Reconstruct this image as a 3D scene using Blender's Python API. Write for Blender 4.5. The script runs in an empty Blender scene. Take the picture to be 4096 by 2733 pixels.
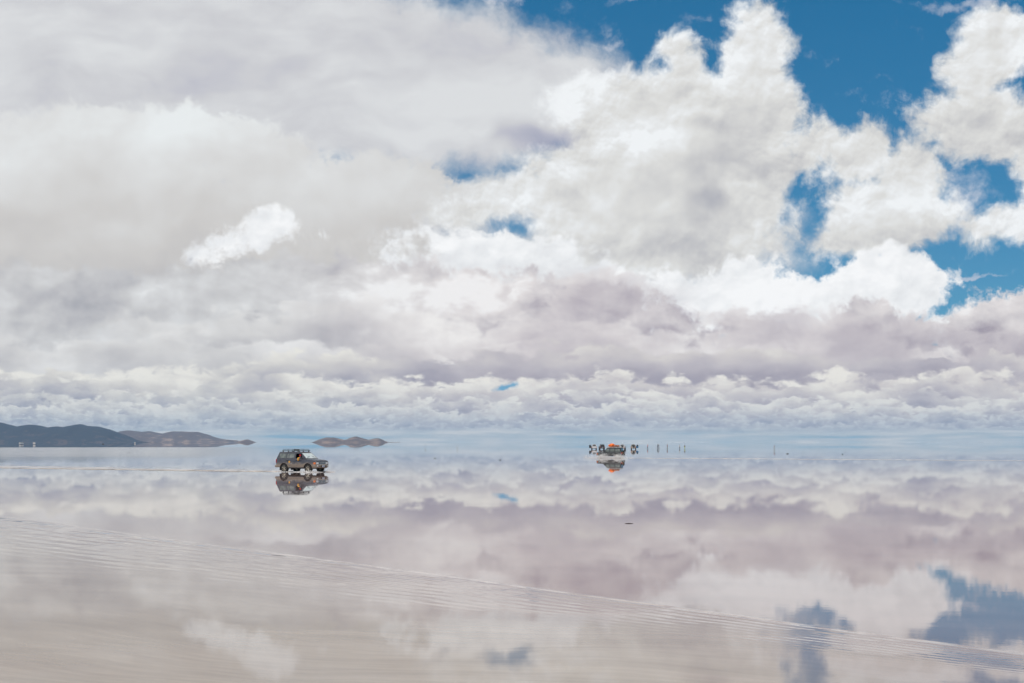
import bpy, math, random
from mathutils import Vector, Matrix
R = math.radians
sc = bpy.context.scene

# ------------------------------------------------------------------ camera
CAM_H = 2.75
cam_d = bpy.data.cameras.new('camera'); cam = bpy.data.objects.new('camera', cam_d)
sc.collection.objects.link(cam); sc.camera = cam
cam.location = (0, 0, CAM_H); cam.rotation_euler = (R(90), 0, 0)
cam_d.sensor_width = 36; cam_d.lens = 50; cam_d.shift_y = 0.0983
cam_d.clip_start = 0.1; cam_d.clip_end = 200000

# ------------------------------------------------------------------ exposure and sun
sc.view_settings.view_transform = 'Standard'; sc.view_settings.look = 'None'
sc.view_settings.exposure = 0; sc.view_settings.gamma = 1
sc.render.engine = 'CYCLES'
sc.cycles.use_denoising = True; sc.cycles.use_adaptive_sampling = True; sc.cycles.adaptive_threshold = 0.02; sc.cycles.adaptive_min_samples = 24; sc.cycles.volume_bounces = 1
SUN_EL, SUN_AZ = R(58), R(200)      # azimuth clockwise from +Y: behind the camera, a little to the left
sun_d = bpy.data.lights.new('sun', 'SUN'); sun = bpy.data.objects.new('sun', sun_d); sc.collection.objects.link(sun)
sun_d.energy = 2.2; sun_d.angle = R(0.5); sun_d.color = (1.0, 0.96, 0.9)
_s = Vector((math.sin(SUN_AZ)*math.cos(SUN_EL), math.cos(SUN_AZ)*math.cos(SUN_EL), math.sin(SUN_EL)))
sun.rotation_euler = _s.to_track_quat('Z', 'Y').to_euler()

# ------------------------------------------------------------------ node helper
def lin(c):
    f = lambda v: v/12.92 if v <= 0.04045 else ((v+0.055)/1.055)**2.4
    return tuple(f(x/255) for x in c[:3]) + (1.0,)

class NT:
    """small writer of node trees: arguments are numbers, tuples or sockets"""
    def __init__(s, tree): s.t = tree
    def n(s, typ, **kw):
        nd = s.t.nodes.new(typ)
        for k, v in kw.items(): setattr(nd, k, v)
        return nd
    def put(s, sock, v):
        if v is None: return
        if isinstance(v, bpy.types.NodeSocket): s.t.links.new(v, sock)
        else: sock.default_value = v
    def m(s, op, a, b=None, c=None, clamp=False):
        nd = s.n('ShaderNodeMath', operation=op, use_clamp=clamp)
        for i, v in enumerate((a, b, c)): s.put(nd.inputs[i], v)
        return nd.outputs[0]
    def v(s, op, a, b=None, c=None, scale=None):
        nd = s.n('ShaderNodeVectorMath', operation=op)
        for i, v in enumerate((a, b, c)): s.put(nd.inputs[i], v)
        if scale is not None: s.put(nd.inputs['Scale'], scale)
        return nd.outputs['Value'] if op in ('LENGTH', 'DOT_PRODUCT', 'DISTANCE') else nd.outputs['Vector']
    def xyz(s, x, y, z=0.0):
        nd = s.n('ShaderNodeCombineXYZ')
        for i, v in enumerate((x, y, z)): s.put(nd.inputs[i], v)
        return nd.outputs[0]
    def sep(s, v):
        nd = s.n('ShaderNodeSeparateXYZ'); s.put(nd.inputs[0], v); return nd.outputs
    def rng(s, v, a, b, c=0.0, d=1.0, mode='SMOOTHSTEP'):
        nd = s.n('ShaderNodeMapRange', interpolation_type=mode); nd.clamp = True
        for i, x in enumerate((v, a, b, c, d)): s.put(nd.inputs[i], x)
        return nd.outputs[0]
    def mix(s, f, a, b):
        nd = s.n('ShaderNodeMix', data_type='RGBA'); nd.clamp_factor = True
        s.put(nd.inputs[0], f); s.put(nd.inputs[6], a); s.put(nd.inputs[7], b)
        return nd.outputs[2]
    def fmix(s, f, a, b):
        nd = s.n('ShaderNodeMix', data_type='FLOAT'); nd.clamp_factor = True
        s.put(nd.inputs[0], f); s.put(nd.inputs[2], a); s.put(nd.inputs[3], b)
        return nd.outputs[0]
    def noise(s, v, scale, detail=6.0, rough=0.55, dist=0.0, dim='2D', w=None, lac=2.0):
        nd = s.n('ShaderNodeTexNoise', noise_dimensions=dim)
        s.put(nd.inputs['Vector'], v)
        if w is not None: s.put(nd.inputs['W'], w)
        s.put(nd.inputs['Scale'], scale); s.put(nd.inputs['Detail'], detail); s.put(nd.inputs['Roughness'], rough)
        s.put(nd.inputs['Lacunarity'], lac); s.put(nd.inputs['Distortion'], dist)
        return nd.outputs
    def voro(s, v, scale, detail=2.0, rough=0.5, feature='F1', dim='2D'):
        nd = s.n('ShaderNodeTexVoronoi', voronoi_dimensions=dim, feature=feature); nd.normalize = True
        s.put(nd.inputs['Vector'], v); s.put(nd.inputs['Scale'], scale); s.put(nd.inputs['Detail'], detail); s.put(nd.inputs['Roughness'], rough)
        if feature == 'SMOOTH_F1': nd.inputs['Smoothness'].default_value = 0.4
        return nd.outputs['Distance']
    def ramp(s, f, stops, interp='LINEAR'):
        nd = s.n('ShaderNodeValToRGB'); cr = nd.color_ramp; cr.interpolation = interp
        while len(cr.elements) < len(stops): cr.elements.new(0.5)
        for e, (p, c) in zip(cr.elements, stops): e.position = p; e.color = c
        s.put(nd.inputs[0], f); return nd.outputs[0]
    # signed field of an ellipse (cx, cy, rx, ry[, rot]) in thousandths; >0 inside
    def ell(s, P, e):
        cx, cy, rx, ry = (k/1000 for k in e[:4]); rot = R(e[4]) if len(e) > 4 else 0
        nd = s.n('ShaderNodeMapping', vector_type='TEXTURE')
        s.put(nd.inputs[0], P)
        nd.inputs['Location'].default_value = (cx, cy, 0); nd.inputs['Rotation'].default_value = (0, 0, rot)
        nd.inputs['Scale'].default_value = (rx, ry, 1)
        r = s.v('LENGTH', nd.outputs[0]); k = min(rx, ry)
        return s.m('MULTIPLY_ADD', r, -k, k)
    def union(s, P, es, k=0.03):
        f = None
        for e in es:
            g = s.ell(P, e); f = g if f is None else s.m('SMOOTH_MAX', f, g, k)
        return f
    def cut(s, f, P, es, k=0.02):
        for e in es: f = s.m('SMOOTH_MIN', f, s.m('MULTIPLY', s.ell(P, e), -1.0), k)
        return f
    # sum of soft bumps (cx, cy, rx, ry, rot, strength)
    def bumps(s, P, es, base=0.0):
        f = base
        for e in es:
            cx, cy, rx, ry, rot, st = e
            nd = s.n('ShaderNodeMapping', vector_type='TEXTURE'); s.put(nd.inputs[0], P)
            nd.inputs['Location'].default_value = (cx/1000, cy/1000, 0); nd.inputs['Rotation'].default_value = (0, 0, R(rot))
            nd.inputs['Scale'].default_value = (rx/1000, ry/1000, 1)
            g = s.rng(s.v('LENGTH', nd.outputs[0]), 1.0, 0.0)
            f = s.m('MULTIPLY_ADD', g, st, f)
        return f

# ------------------------------------------------------------------ world: clear sky and the clouds on it
world = bpy.data.worlds.new('World'); sc.world = world; world.use_nodes = True
wt = world.node_tree; wt.nodes.clear(); W = NT(wt)
world.cycles.sampling_method = 'MANUAL'; world.cycles.sample_map_resolution = 512
def build_sky():
    tc = W.n('ShaderNodeTexCoord').outputs['Generated']
    dx, dy, dz = W.sep(tc)
    ay = W.m('MAXIMUM', W.m('ABSOLUTE', dy), 0.2)
    u = W.m('DIVIDE', dx, ay); v = W.m('DIVIDE', W.m('ABSOLUTE', dz), ay)
    # P: a chart of the sky round the northern azimuth, x to the east, y measured down from 17 degrees
    P = W.xyz(W.m('MULTIPLY_ADD', u, 3.264, 1.175), W.m('MULTIPLY_ADD', v, -3.264, 1.015))
    X, Y, _ = W.sep(P)
    def vec(o, a): return W.v('SCALE', W.v('SUBTRACT', o['Color'], (0.5, 0.5, 0.5)), scale=a)
    def add(*a):
        r = a[0]
        for b in a[1:]: r = W.v('ADD', r, b)
        return r
    def mad(a, b, c): return W.m('MULTIPLY_ADD', a, b, c)
    def cen(a): return W.m('SUBTRACT', a, 0.5)
    w1 = vec(W.noise(P, 5.0, 2.0, 0.5), 0.13)
    w2 = vec(W.noise(add(P, (7.3, 2.1, 0)), 22.0, 4.0, 0.6), 0.035)
    PW = add(P, W.v('SCALE', w1, scale=0.75), w2)
    PM = add(P, W.v('SCALE', w1, scale=0.3), W.v('SCALE', w2, scale=0.4))
    PS = add(P, w1)
    F = cen(W.noise(PM, 11.0, 9.0, 0.62)['Fac'])                # outline detail
    F2 = cen(W.noise(add(PM, (3.1, 9.2, 0)), 45.0, 6.0, 0.65)['Fac'])
    def relief(Vv, s, d, det=6.0, off=(-0.005, -0.012), rough=0.55):
        a = W.noise(Vv, s, det, rough)['Fac']
        b = W.noise(add(Vv, (off[0]*d, off[1]*d, 0)), s, det, rough)['Fac']
        return W.m('SUBTRACT', a, b), cen(a)
    def billow(Vv, s, o, det=2.0, rough=0.55, ft='SMOOTH_F1'):
        a = W.voro(Vv, s, det, rough, ft); b = W.voro(add(Vv, o), s, det, rough, ft)
        return W.m('SUBTRACT', b, a), a
    bP, vP = billow(PM, 10.0, (-0.006, -0.016, 0), 2.0)
    bF, vF = billow(PM, 24.0, (-0.0025, -0.0065, 0), 2.0, 0.6, 'F1')
    rP, nP = relief(add(PM, (1.7, 4.4, 0)), 6.0, 2.4, 3.0, rough=0.5)
    rL, nL = relief(add(PM, (5.7, 1.4, 0)), 3.4, 4.5, 4.0)
    S = cen(W.noise(W.v('MULTIPLY', PS, (1.0, 2.2, 1)), 3.2, 4.0, 0.5)['Fac'])  # broad soft
    S2 = cen(W.noise(W.v('MULTIPLY', PM, (1.0, 3.2, 1)), 7.0, 5.0, 0.55)['Fac'])
    # clear sky: the physical sky at altitude, seen between the clouds
    st = W.n('ShaderNodeTexSky', sky_type='NISHITA'); st.sun_disc = False
    st.sun_elevation = SUN_EL; st.sun_rotation = SUN_AZ; st.altitude = 3650; st.air_density = 1.0; st.dust_density = 0.3; st.ozone_density = 2.0
    bg_clear = W.n('ShaderNodeBackground'); W.put(bg_clear.inputs[0], W.v('MULTIPLY', st.outputs[0], W.mix(W.rng(Y, 0.0, 0.75, mode='LINEAR'), (0.20, 0.80, 0.92, 1), (0.30, 0.60, 0.66, 1)))); bg_clear.inputs[1].default_value = 0.1
    layers = []
    def layer(alpha, colour): layers.append((alpha, colour))
    def A(f, w, c=0.0): return W.rng(f, c-w, c+w)
    # 0 wisps against the blue
    f = W.bumps(PW, [(1150,0,180,25,0,.5),(1500,0,200,18,0,.5),(2250,5,260,22,0,.55),(1410,90,60,18,0,.5),(2220,620,240,10,0,.6),(1610,60,60,20,0,.3),(2020,180,50,30,0,.35),(1930,225,60,30,0,.4),(2190,440,130,150,0,.55)], 0.0)
    wa = W.rng(mad(F, 1.6, f), 0.15, 0.75, 0, 0.6)
    layer(wa, lin((206,210,222)))
    # broken cloud overhead and behind, above the part of the sky the chart is drawn for
    iz = W.m('DIVIDE', 1.0, W.m('MAXIMUM', W.m('ABSOLUTE', dz), 0.1))
    no = W.noise(W.v('ADD', W.v('SCALE', tc, scale=iz), (4.0, 1.0, 0)), 0.8, 7.0, 0.58)['Fac']
    layer(W.m('MULTIPLY', W.rng(no, 0.40, 0.52), W.rng(Y, -0.10, -0.70)), W.ramp(no, [(0.4, lin((236,238,240))), (0.7, lin((200,200,203)))]))
    # 1 high veil on the left: grey lavender, streaked
    f = W.union(PM, [(200,420,1150,560),(900,380,480,380),(930,280,450,260),(1240,250,230,165),(1100,560,700,170)], 0.05)
    f = W.cut(f, PM, [(1065,404,95,17),(1205,404,55,24,-15),(1285,390,60,15),(1130,400,60,14),(810,402,26,9),(860,398,40,5),(1165,522,48,18)], 0.01)
    f = mad(F, 0.10, f)
    t = mad(S, 1.2, 0.77); t = mad(S2, 0.35, t)
    t = W.bumps(PS, [(620,190,450,130,0,-0.22),(1330,330,260,60,0,-0.5),(60,250,400,500,0,.15),(1050,260,260,140,-35,0.2),(1420,180,120,70,0,-.3),(1230,335,150,40,0,-.28),(900,330,300,140,0,.12),(300,90,200,20,0,-.1),(790,190,160,20,-10,-.2)], t)
    layer(A(f, 0.045), W.ramp(t, [(0, lin((164,168,188))), (0.35, lin((190,191,202))), (0.65, lin((206,207,211))), (1, lin((221,223,225)))]))
    # 2 great cumulus right of the middle, its towers and arms, and the cloud at the right
    f = W.union(PM, [(1480,460,290,165),(1620,400,190,220),(1500,250,180,90,-10),(1560,190,60,80,-25),(1545,130,38,42),(1725,130,72,120,12),(1720,260,105,130),
                     (1370,230,100,55,-10),(1900,355,125,55,15),(1985,350,60,58),(2010,500,175,85,-12),(2090,420,85,90),(1060,472,240,42,-4),(1150,460,60,32),(1255,450,55,50),(960,450,100,30),
                     (2275,110,80,85,0),(2230,170,60,75),(2265,290,150,80),(2385,370,60,100),(2330,515,95,38,-10),(1180,600,250,50),(1450,580,260,60)], 0.022)
    f = W.cut(f, PM, [(1855,500,38,110,14),(1520,150,20,14),(1880,430,55,28)], 0.015)
    fn = mad(F2, 0.026, mad(F, 0.075, f)); fn = mad(vP, -0.055, mad(vF, -0.02, fn))
    core = W.rng(f, 0.0, 0.15)
    t = mad(core, -0.26, 0.79)
    t = mad(bP, mad(core, -0.75, 0.9), t); t = mad(bF, mad(core, -0.55, 0.6), t)
    t = mad(S, 0.8, t); t = mad(rP, 0.55, t); t = mad(rL, 1.2, t); t = mad(nL, 0.35, t)
    t = W.bumps(PM, [(1500,310,130,90,-20,0.2),(1380,430,240,170,0,.16),(1650,285,150,38,0,-.34),(1470,240,100,40,0,-.3),(1610,370,150,70,0,-.12),(2260,310,200,110,0,-.3),(1500,590,400,90,0,-.38),(1950,560,200,50,0,-.2),(1640,460,60,40,0,-.4),
                     (2020,450,60,50,0,-.2),(1780,430,100,150,0,-.08),(1060,490,240,40,0,-.15)], t)
    layer(A(fn, 0.020, -0.030), W.ramp(t, [(0, lin((180,181,188))), (0.35, lin((202,202,203))), (0.65, lin((221,221,219))), (0.88, lin((233,235,236))), (1.0, lin((242,245,247)))]))
    # 3 bright heaps beyond the shaded bank
    f = W.union(PM, [(2050,655,135,90,8),(1960,680,90,50),(1900,740,230,90),(1720,665,95,75,-10),(1800,690,120,60),(1560,710,280,75),(1130,600,250,65),(940,570,110,60),(1300,650,200,60),(2300,760,230,60),(590,520,150,65,-12),(500,570,110,50),(660,500,100,45),(700,640,300,110),(1010,640,150,60)], 0.015)
    fn = mad(F, 0.07, f); fn = mad(F2, 0.02, fn); fn = mad(vP, -0.06, fn)
    b3, v3 = billow(PM, 13.0, (-0.005, -0.014, 0), 1.0)
    fn = mad(vF, -0.02, fn); t = mad(b3, 0.7, 0.86); t = mad(bF, 0.35, t); t = mad(S, 0.4, t); t = mad(rP, 0.8, t)
    t = W.bumps(PM, [(1200,620,300,90,0,-.12),(800,640,300,150,0,-.25),(1800,700,400,120,0,.16),(560,530,180,80,0,.08)], t)
    layer(A(fn, 0.010, -0.025), W.ramp(t, [(0, lin((184,186,197))), (0.4, lin((214,214,218))), (0.75, lin((236,238,240))), (1, lin((250,251,252)))]))
    # 4 thick soft mass on the left
    f = W.union(PM, [(180,450,330,190),(240,300,130,50),(440,320,130,60),(560,360,110,60),(330,620,520,220),(760,470,250,90,-8),(700,560,160,40,0)], 0.03)
    f = W.cut(f, PM, [(520,555,105,38,-14),(610,518,105,42,-5),(450,582,60,20),(730,540,70,22)], 0.03)
    fn = mad(F, 0.10, mad(vP, -0.06, mad(F2, 0.04, W.m('ADD', f, 0.035))))
    t = mad(S, 0.45, mad(Y, -1.5, 1.25)); t = mad(rP, 0.25, t); t = mad(rL, 0.5, t)
    t = W.bumps(PM, [(300,300,330,90,0,.15),(420,640,300,50,0,-.15)], t)
    layer(A(fn, 0.016), W.ramp(t, [(0, lin((189,187,188))), (0.4, lin((207,205,203))), (0.75, lin((222,223,223))), (1, lin((234,238,239)))]))
    tint = W.rng(X, 0.5, 1.2)
    # 5 shaded bank across the middle: mauve undersides with bright openings
    f = W.union(PM, [(2030,800,160,85,6),(2000,735,75,42),(1600,815,430,62,0),(1560,745,55,45),(1700,760,50,35),(1240,740,330,110),(1300,690,90,60),(2330,770,170,105),(2230,740,60,50),(700,760,500,170),(150,760,420,150),(980,700,180,90),(1080,660,80,40)], 0.02)
    fn = mad(F, 0.09, f); fn = mad(F2, 0.05, fn)
    fn = W.m('MAXIMUM', fn, W.rng(Y, 0.77, 0.84, -0.1, 0.3))
    PM2 = W.v('MULTIPLY', PM, (1.0, 1.8, 1))
    r5, n5 = relief(PM2, 5.0, 2.8, 7.0, rough=0.56)
    b5, _ = billow(PM2, 6.0, (-0.01, -0.035, 0), 1.0, 0.5)
    t = mad(r5, 1.1, 0.54); t = mad(n5, 0.8, t); t = mad(S, 0.9, t); t = mad(b5, 0.5, t); t = mad(rL, 1.6, t)
    t = W.bumps(PM, [(1000,680,300,90,-8,.45),(1800,800,300,40,0,.16),(1980,745,150,50,0,-.3),(1480,760,120,40,10,-.25),(1250,700,70,40,0,-.2),(1650,700,80,40,0,.2),(1850,848,300,14,0,-.12),(1950,800,160,60,0,-.12),(2230,830,120,50,0,-.2),(1250,845,400,28,0,-.15),(340,665,110,50,-20,.5),(1300,700,150,60,0,-.1),(1600,750,150,60,0,-.2),
                     (130,810,280,40,0,-.4),(420,740,250,90,0,.12),(2280,790,150,90,0,-.1),(900,740,200,60,0,.15),(560,800,260,40,0,-.18),(150,700,200,50,0,-.15),(700,690,160,50,0,.12)], t)
    t = mad(W.m('SUBTRACT', t, 0.57), mad(tint, 0.45, 0.62), 0.60)
    pink = W.ramp(t, [(0, lin((164,156,168))), (0.3, lin((192,186,192))), (0.55, lin((211,206,208))), (0.8, lin((227,222,222))), (1, lin((243,241,241)))])
    grey = W.ramp(t, [(0, lin((158,160,168))), (0.3, lin((186,186,190))), (0.55, lin((204,204,205))), (0.8, lin((219,220,221))), (1, lin((240,242,243)))])
    layer(A(fn, 0.014), W.mix(tint, grey, pink))
    for i, (y0, h, s, x0_, x1_) in enumerate([(690,50,4.2,820,1500),(745,46,4.6,300,2350),(790,42,5.0,-400,2350)]):
        Vv = W.v('MULTIPLY', add(P, W.v('SCALE', w2, scale=0.9), W.v('SCALE', w1, scale=0.25), (i*5.7+.4, i*2.3, 0)), (1.0, 1.7, 1.0))
        n = W.noise(Vv, s, 7.0, 0.58)['Fac']; vo = W.voro(Vv, s*1.5, 3.0, 0.6)
        lo = cen(W.noise(add(P, (i*9.1+4, 0, 0)), s*0.45, 2.0, 0.5)['Fac'])
        d = W.m('MULTIPLY', W.m('SUBTRACT', Y, y0/1000), 1000/h)
        e = mad(cen(n), 3.6, mad(vo, -2.0, W.m('ADD', d, 0.7))); e = mad(lo, 5.0, e)
        xm = W.m('MULTIPLY', W.rng(X, (x0_-120)/1000, (x0_+120)/1000), W.rng(X, (x1_+150)/1000, (x1_-150)/1000))
        al = W.m('MULTIPLY', W.m('MULTIPLY', A(e, 0.30), W.rng(e, 3.4, 1.0)), W.m('MULTIPLY', xm, 0.8))
        t2 = mad(W.rng(e, -0.2, 1.8), -0.42, 0.86); t2 = mad(cen(n), 0.9, t2); t2 = mad(lo, -1.6, t2)
        t2 = mad(t, 0.35, mad(t2, 0.75, -0.06))
        layer(al, W.mix(tint, W.ramp(t2, [(0, lin((165,166,174))), (0.35, lin((196,195,197))), (0.65, lin((216,215,214))), (1, lin((240,240,239)))]), W.ramp(t2, [(0, lin((166,158,170))), (0.35, lin((194,187,193))), (0.65, lin((217,211,212))), (1, lin((243,240,238)))])))
    # 6 rows of smaller heaps, one behind the other towards the horizon
    rows = [(842,30,6.5,.54,0),(872,24,9.0,.50,0),(897,20,12,.5,.1),(916,16,19,.55,.25),(931,14,22,.66,.3),(944,12,27,.62,.45),(955,10,34,.5,.65),(965,8,44,.45,.7),(974,7,54,.5,.75),(982,5,66,.5,.8)]
    for i, (y0, h, s, lev, blue) in enumerate(rows):
        Vv = W.v('MULTIPLY', add(P, W.v('SCALE', w2, scale=0.5*h/20), (i*3.7, i*1.3, 0)), (1.0, 2.0, 1.0))
        n = W.noise(Vv, s, 6.0, 0.58)['Fac']; vo = W.voro(Vv, s*1.3, 2.0, 0.55)
        lo = cen(W.noise(add(P, (i*9.1, 0, 0)), s*0.28, 2.0, 0.5)['Fac'])
        d = W.m('MULTIPLY', W.m('SUBTRACT', Y, y0/1000), 1000/h)                # depth under the row's crest line
        e = mad(cen(n), 4.2, mad(vo, -2.2, W.m('ADD', d, 0.9))); e = mad(lo, 4.0, e)
        al = A(e, 0.35)
        t = mad(W.rng(e, 0.0, 2.2), -0.5, lev+0.30)
        t = mad(cen(n), 1.7, t); t = mad(lo, -1.5, t)
        a_ = W.ramp(t, [(0, lin((160,162,176))), (0.35, lin((190,189,194))), (0.65, lin((212,210,207))), (1, lin((237,235,228)))])
        p_ = W.ramp(t, [(0, lin((168,163,175))), (0.35, lin((192,187,193))), (0.65, lin((212,207,206))), (1, lin((238,235,228)))])
        c_ = W.mix(tint, a_, p_)
        c_ = W.mix(blue*0.55, c_, lin((160,176,192)))
        layer(al, c_)
        if i == 1: layer(A(mad(F, 0.03, W.ell(PM, (1158,891,30,8))), 0.004), lin((112,168,202)))
    # 7 thin bars of cloud and pale blue gaps just over the horizon
    Vv = W.v('MULTIPLY', add(P, W.v('SCALE', w2, scale=0.05)), (5.0, 75.0, 1.0))
    n = W.noise(Vv, 1.0, 5.0, 0.6)['Fac']
    n = W.bumps(P, [(620,1003,180,9,0,-.22),(760,1004,160,8,0,-.16),(1300,1003,260,6,0,-.10),(1950,1002,330,6,0,-.13),(2300,1004,120,5,0,-.08)], n)
    c_ = W.ramp(n, [(0.18, lin((140,178,200))), (0.34, lin((176,194,203))), (0.5, lin((193,202,207))), (0.7, lin((218,219,218)))])
    layer(W.rng(mad(cen(n), 0.03, Y), 0.974, 0.996), c_)
    sh = bg_clear.outputs[0]
    for alpha, colour in layers:
        bg = W.n('ShaderNodeBackground'); W.put(bg.inputs[0], colour)
        mx = W.n('ShaderNodeMixShader'); W.put(mx.inputs[0], alpha); wt.links.new(sh, mx.inputs[1]); wt.links.new(bg.outputs[0], mx.inputs[2]); sh = mx.outputs[0]
    out = W.n('ShaderNodeOutputWorld'); wt.links.new(sh, out.inputs[0])
build_sky()


# ------------------------------------------------------------------ object helpers
import bmesh
from mathutils import noise as mnoise
F_PX = 50/36*4096
HOR = 1769.0
def ground(px, py):
    """point of the water that the photograph shows at pixel (px, py)"""
    D = CAM_H*F_PX/(py-HOR); return Vector(((px-2048)/F_PX*D, D, 0))
def tag(o, label=None, cat=None, group=None, kind=None):
    if label: o['label'] = label
    if cat: o['category'] = cat
    if group: o['group'] = group
    if kind: o['kind'] = kind
    return o
def empty(name, loc=(0, 0, 0), rz=0.0):
    o = bpy.data.objects.new(name, None); sc.collection.objects.link(o); o.location = loc; o.rotation_euler = (0, 0, rz)
    o.empty_display_size = 0.2; return o
def mesh_obj(name, verts, faces, mat, parent=None, smooth=False, mats=None, fm=None):
    me = bpy.data.meshes.new(name); me.from_pydata([tuple(v) for v in verts], [], faces); me.update()
    o = bpy.data.objects.new(name, me); sc.collection.objects.link(o)
    for m_ in (mats or [mat]): me.materials.append(m_)
    if fm: me.polygons.foreach_set('material_index', fm)
    if smooth: me.polygons.foreach_set('use_smooth', [True]*len(me.polygons))
    if parent is not None: o.parent = parent
    return o
class MB:
    """collects simple solids into one mesh"""
    def __init__(s): s.v = []; s.f = []
    def add(s, vs, fs):
        k = len(s.v); s.v += [Vector(v) for v in vs]; s.f += [tuple(i+k for i in f) for f in fs]; return s
    def box(s, c, d, rz=0.0, ry=0.0, ch=0.0):
        cx, cy, cz = c; a, b, h = (k/2 for k in d); ch = min(ch, a*.9, b*.9)
        M = Matrix.Translation(c) @ Matrix.Rotation(rz, 4, 'Z') @ Matrix.Rotation(ry, 4, 'Y')
        if ch <= 0:
            vs = [(x, y, z) for z in (-h, h) for x, y in ((-a, -b), (a, -b), (a, b), (-a, b))]
            fs = [(3,2,1,0),(4,5,6,7)]+[(i, (i+1) % 4, (i+1) % 4+4, i+4) for i in range(4)]
        else:                                     # chamfered upright edges and top rim
            def ring(a, b, c_, z): return [(x, y, z) for x, y in ((-a+c_, -b), (a-c_, -b), (a, -b+c_), (a, b-c_), (a-c_, b), (-a+c_, b), (-a, b-c_), (-a, -b+c_))]
            c2 = min(ch, h*.8)
            vs = ring(a-c2*.7, b-c2*.7, ch, -h)+ring(a, b, ch, -h+c2)+ring(a, b, ch, h-c2)+ring(a-c2*.7, b-c2*.7, ch, h)
            fs = [tuple(range(7, -1, -1)), tuple(range(24, 32))]+[(k*8+i, k*8+(i+1) % 8, k*8+8+(i+1) % 8, k*8+8+i) for k in range(3) for i in range(8)]
        return s.add([M @ Vector(v) for v in vs], fs)
    def tube(s, pts, rs, n=8):
        pts = [Vector(p) for p in pts]
        if not hasattr(rs, '__len__'): rs = [rs]*len(pts)
        vs = []; up = None
        for i, p in enumerate(pts):
            t = (pts[min(i+1, len(pts)-1)]-pts[max(i-1, 0)]).normalized()
            if up is None: up = t.orthogonal().normalized()
            up = (up-t*up.dot(t)).normalized(); w = t.cross(up)
            vs += [p+(up*math.cos(2*math.pi*k/n)+w*math.sin(2*math.pi*k/n))*rs[i] for k in range(n)]
        m_ = len(pts)
        fs = [(i*n+k, i*n+(k+1) % n, (i+1)*n+(k+1) % n, (i+1)*n+k) for i in range(m_-1) for k in range(n)]
        fs += [tuple(range(n-1, -1, -1)), tuple(range((m_-1)*n, m_*n))]
        return s.add(vs, fs)
    def lathe(s, prof, c, axis='Y', n=24, start=0.0):
        vs = []
        for r, h in prof:
            for k in range(n):
                a = 2*math.pi*k/n+start; x, z = r*math.cos(a), r*math.sin(a)
                p = {'Y': (x, h, z), 'Z': (x, z, h), 'X': (h, x, z)}[axis]; vs.append(Vector(p)+Vector(c))
        fs = [(i*n+k, i*n+(k+1) % n, (i+1)*n+(k+1) % n, (i+1)*n+k) for i in range(len(prof)-1) for k in range(n)]
        return s.add(vs, fs)
    def blob(s, c, r, seed=0, rough=0.25, sub=2, squash=(1, 1, 1)):
        bm = bmesh.new(); bmesh.ops.create_icosphere(bm, subdivisions=sub, radius=1.0)
        vs = []
        for v in bm.verts:
            d = 1+rough*mnoise.noise(v.co*1.7+Vector((seed*3.1, seed, -seed)))+rough*.5*mnoise.noise(v.co*4.1+Vector((seed, 5, 2)))
            vs.append(Vector(c)+Vector((v.co.x*squash[0], v.co.y*squash[1], v.co.z*squash[2]))*r*d)
        fs = [tuple(v.index for v in f.verts) for f in bm.faces]; bm.free()
        return s.add(vs, fs)
    def build(s, name, mat, parent=None, smooth=False): return mesh_obj(name, s.v, s.f, mat, parent, smooth)

# ------------------------------------------------------------------ materials
def mat_new(name):
    m_ = bpy.data.materials.new(name); m_.use_nodes = True; t = m_.node_tree; t.nodes.clear(); return m_, NT(t)
def principled(name, col, rough=0.5, metal=0.0, col2=None, nscale=8.0, detail=4.0, coat=0.0, spec=0.5, bump=0.0, thr=(0.4, 0.65), stretch=(1, 1, 1), emit=None):
    m_, N = mat_new(name); p = N.n('ShaderNodeBsdfPrincipled'); o = N.n('ShaderNodeOutputMaterial'); m_.node_tree.links.new(p.outputs[0], o.inputs[0])
    c = tuple(col)+(1,) if len(col) == 3 else col
    p.inputs['Base Color'].default_value = c; p.inputs['Roughness'].default_value = rough; p.inputs['Metallic'].default_value = metal
    p.inputs['Coat Weight'].default_value = coat; p.inputs['Specular IOR Level'].default_value = spec
    tcn = N.n('ShaderNodeTexCoord').outputs['Object']
    nz = N.noise(N.v('MULTIPLY', tcn, stretch), nscale, detail, 0.6, dim='3D')['Fac']
    if col2 is not None: N.put(p.inputs['Base Color'], N.mix(N.rng(nz, thr[0], thr[1]), c, tuple(col2)+(1,)))
    if bump:
        b = N.n('ShaderNodeBump'); b.inputs['Distance'].default_value = bump; N.put(b.inputs['Height'], nz); m_.node_tree.links.new(b.outputs[0], p.inputs['Normal'])
    return m_
def car_paint(name, col, dust=(0.27, 0.21, 0.16), dirt=1.0):
    """clear-coated paint with a salt and mud film that thickens towards the sills"""
    m_, N = mat_new(name); p = N.n('ShaderNodeBsdfPrincipled'); o = N.n('ShaderNodeOutputMaterial'); m_.node_tree.links.new(p.outputs[0], o.inputs[0])
    tcn = N.n('ShaderNodeTexCoord').outputs['Object']; z = N.sep(tcn)[2]
    nz = N.noise(N.v('MULTIPLY', tcn, (1, 1, 1.6)), 3.0, 6.0, 0.65, dim='3D')['Fac']
    k = N.rng(N.m('MULTIPLY_ADD', N.m('SUBTRACT', nz, 0.5), 0.7, z), 1.06, 0.62, 0.04*dirt, 0.85*dirt)
    N.put(p.inputs['Base Color'], N.mix(k, tuple(col)+(1,), tuple(dust)+(1,)))
    N.put(p.inputs['Roughness'], N.fmix(k, 0.3, 0.75)); N.put(p.inputs['Metallic'], N.fmix(k, 0.35, 0.0)); N.put(p.inputs['Coat Weight'], N.fmix(k, 0.5, 0.0))
    return m_
M = {}
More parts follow.
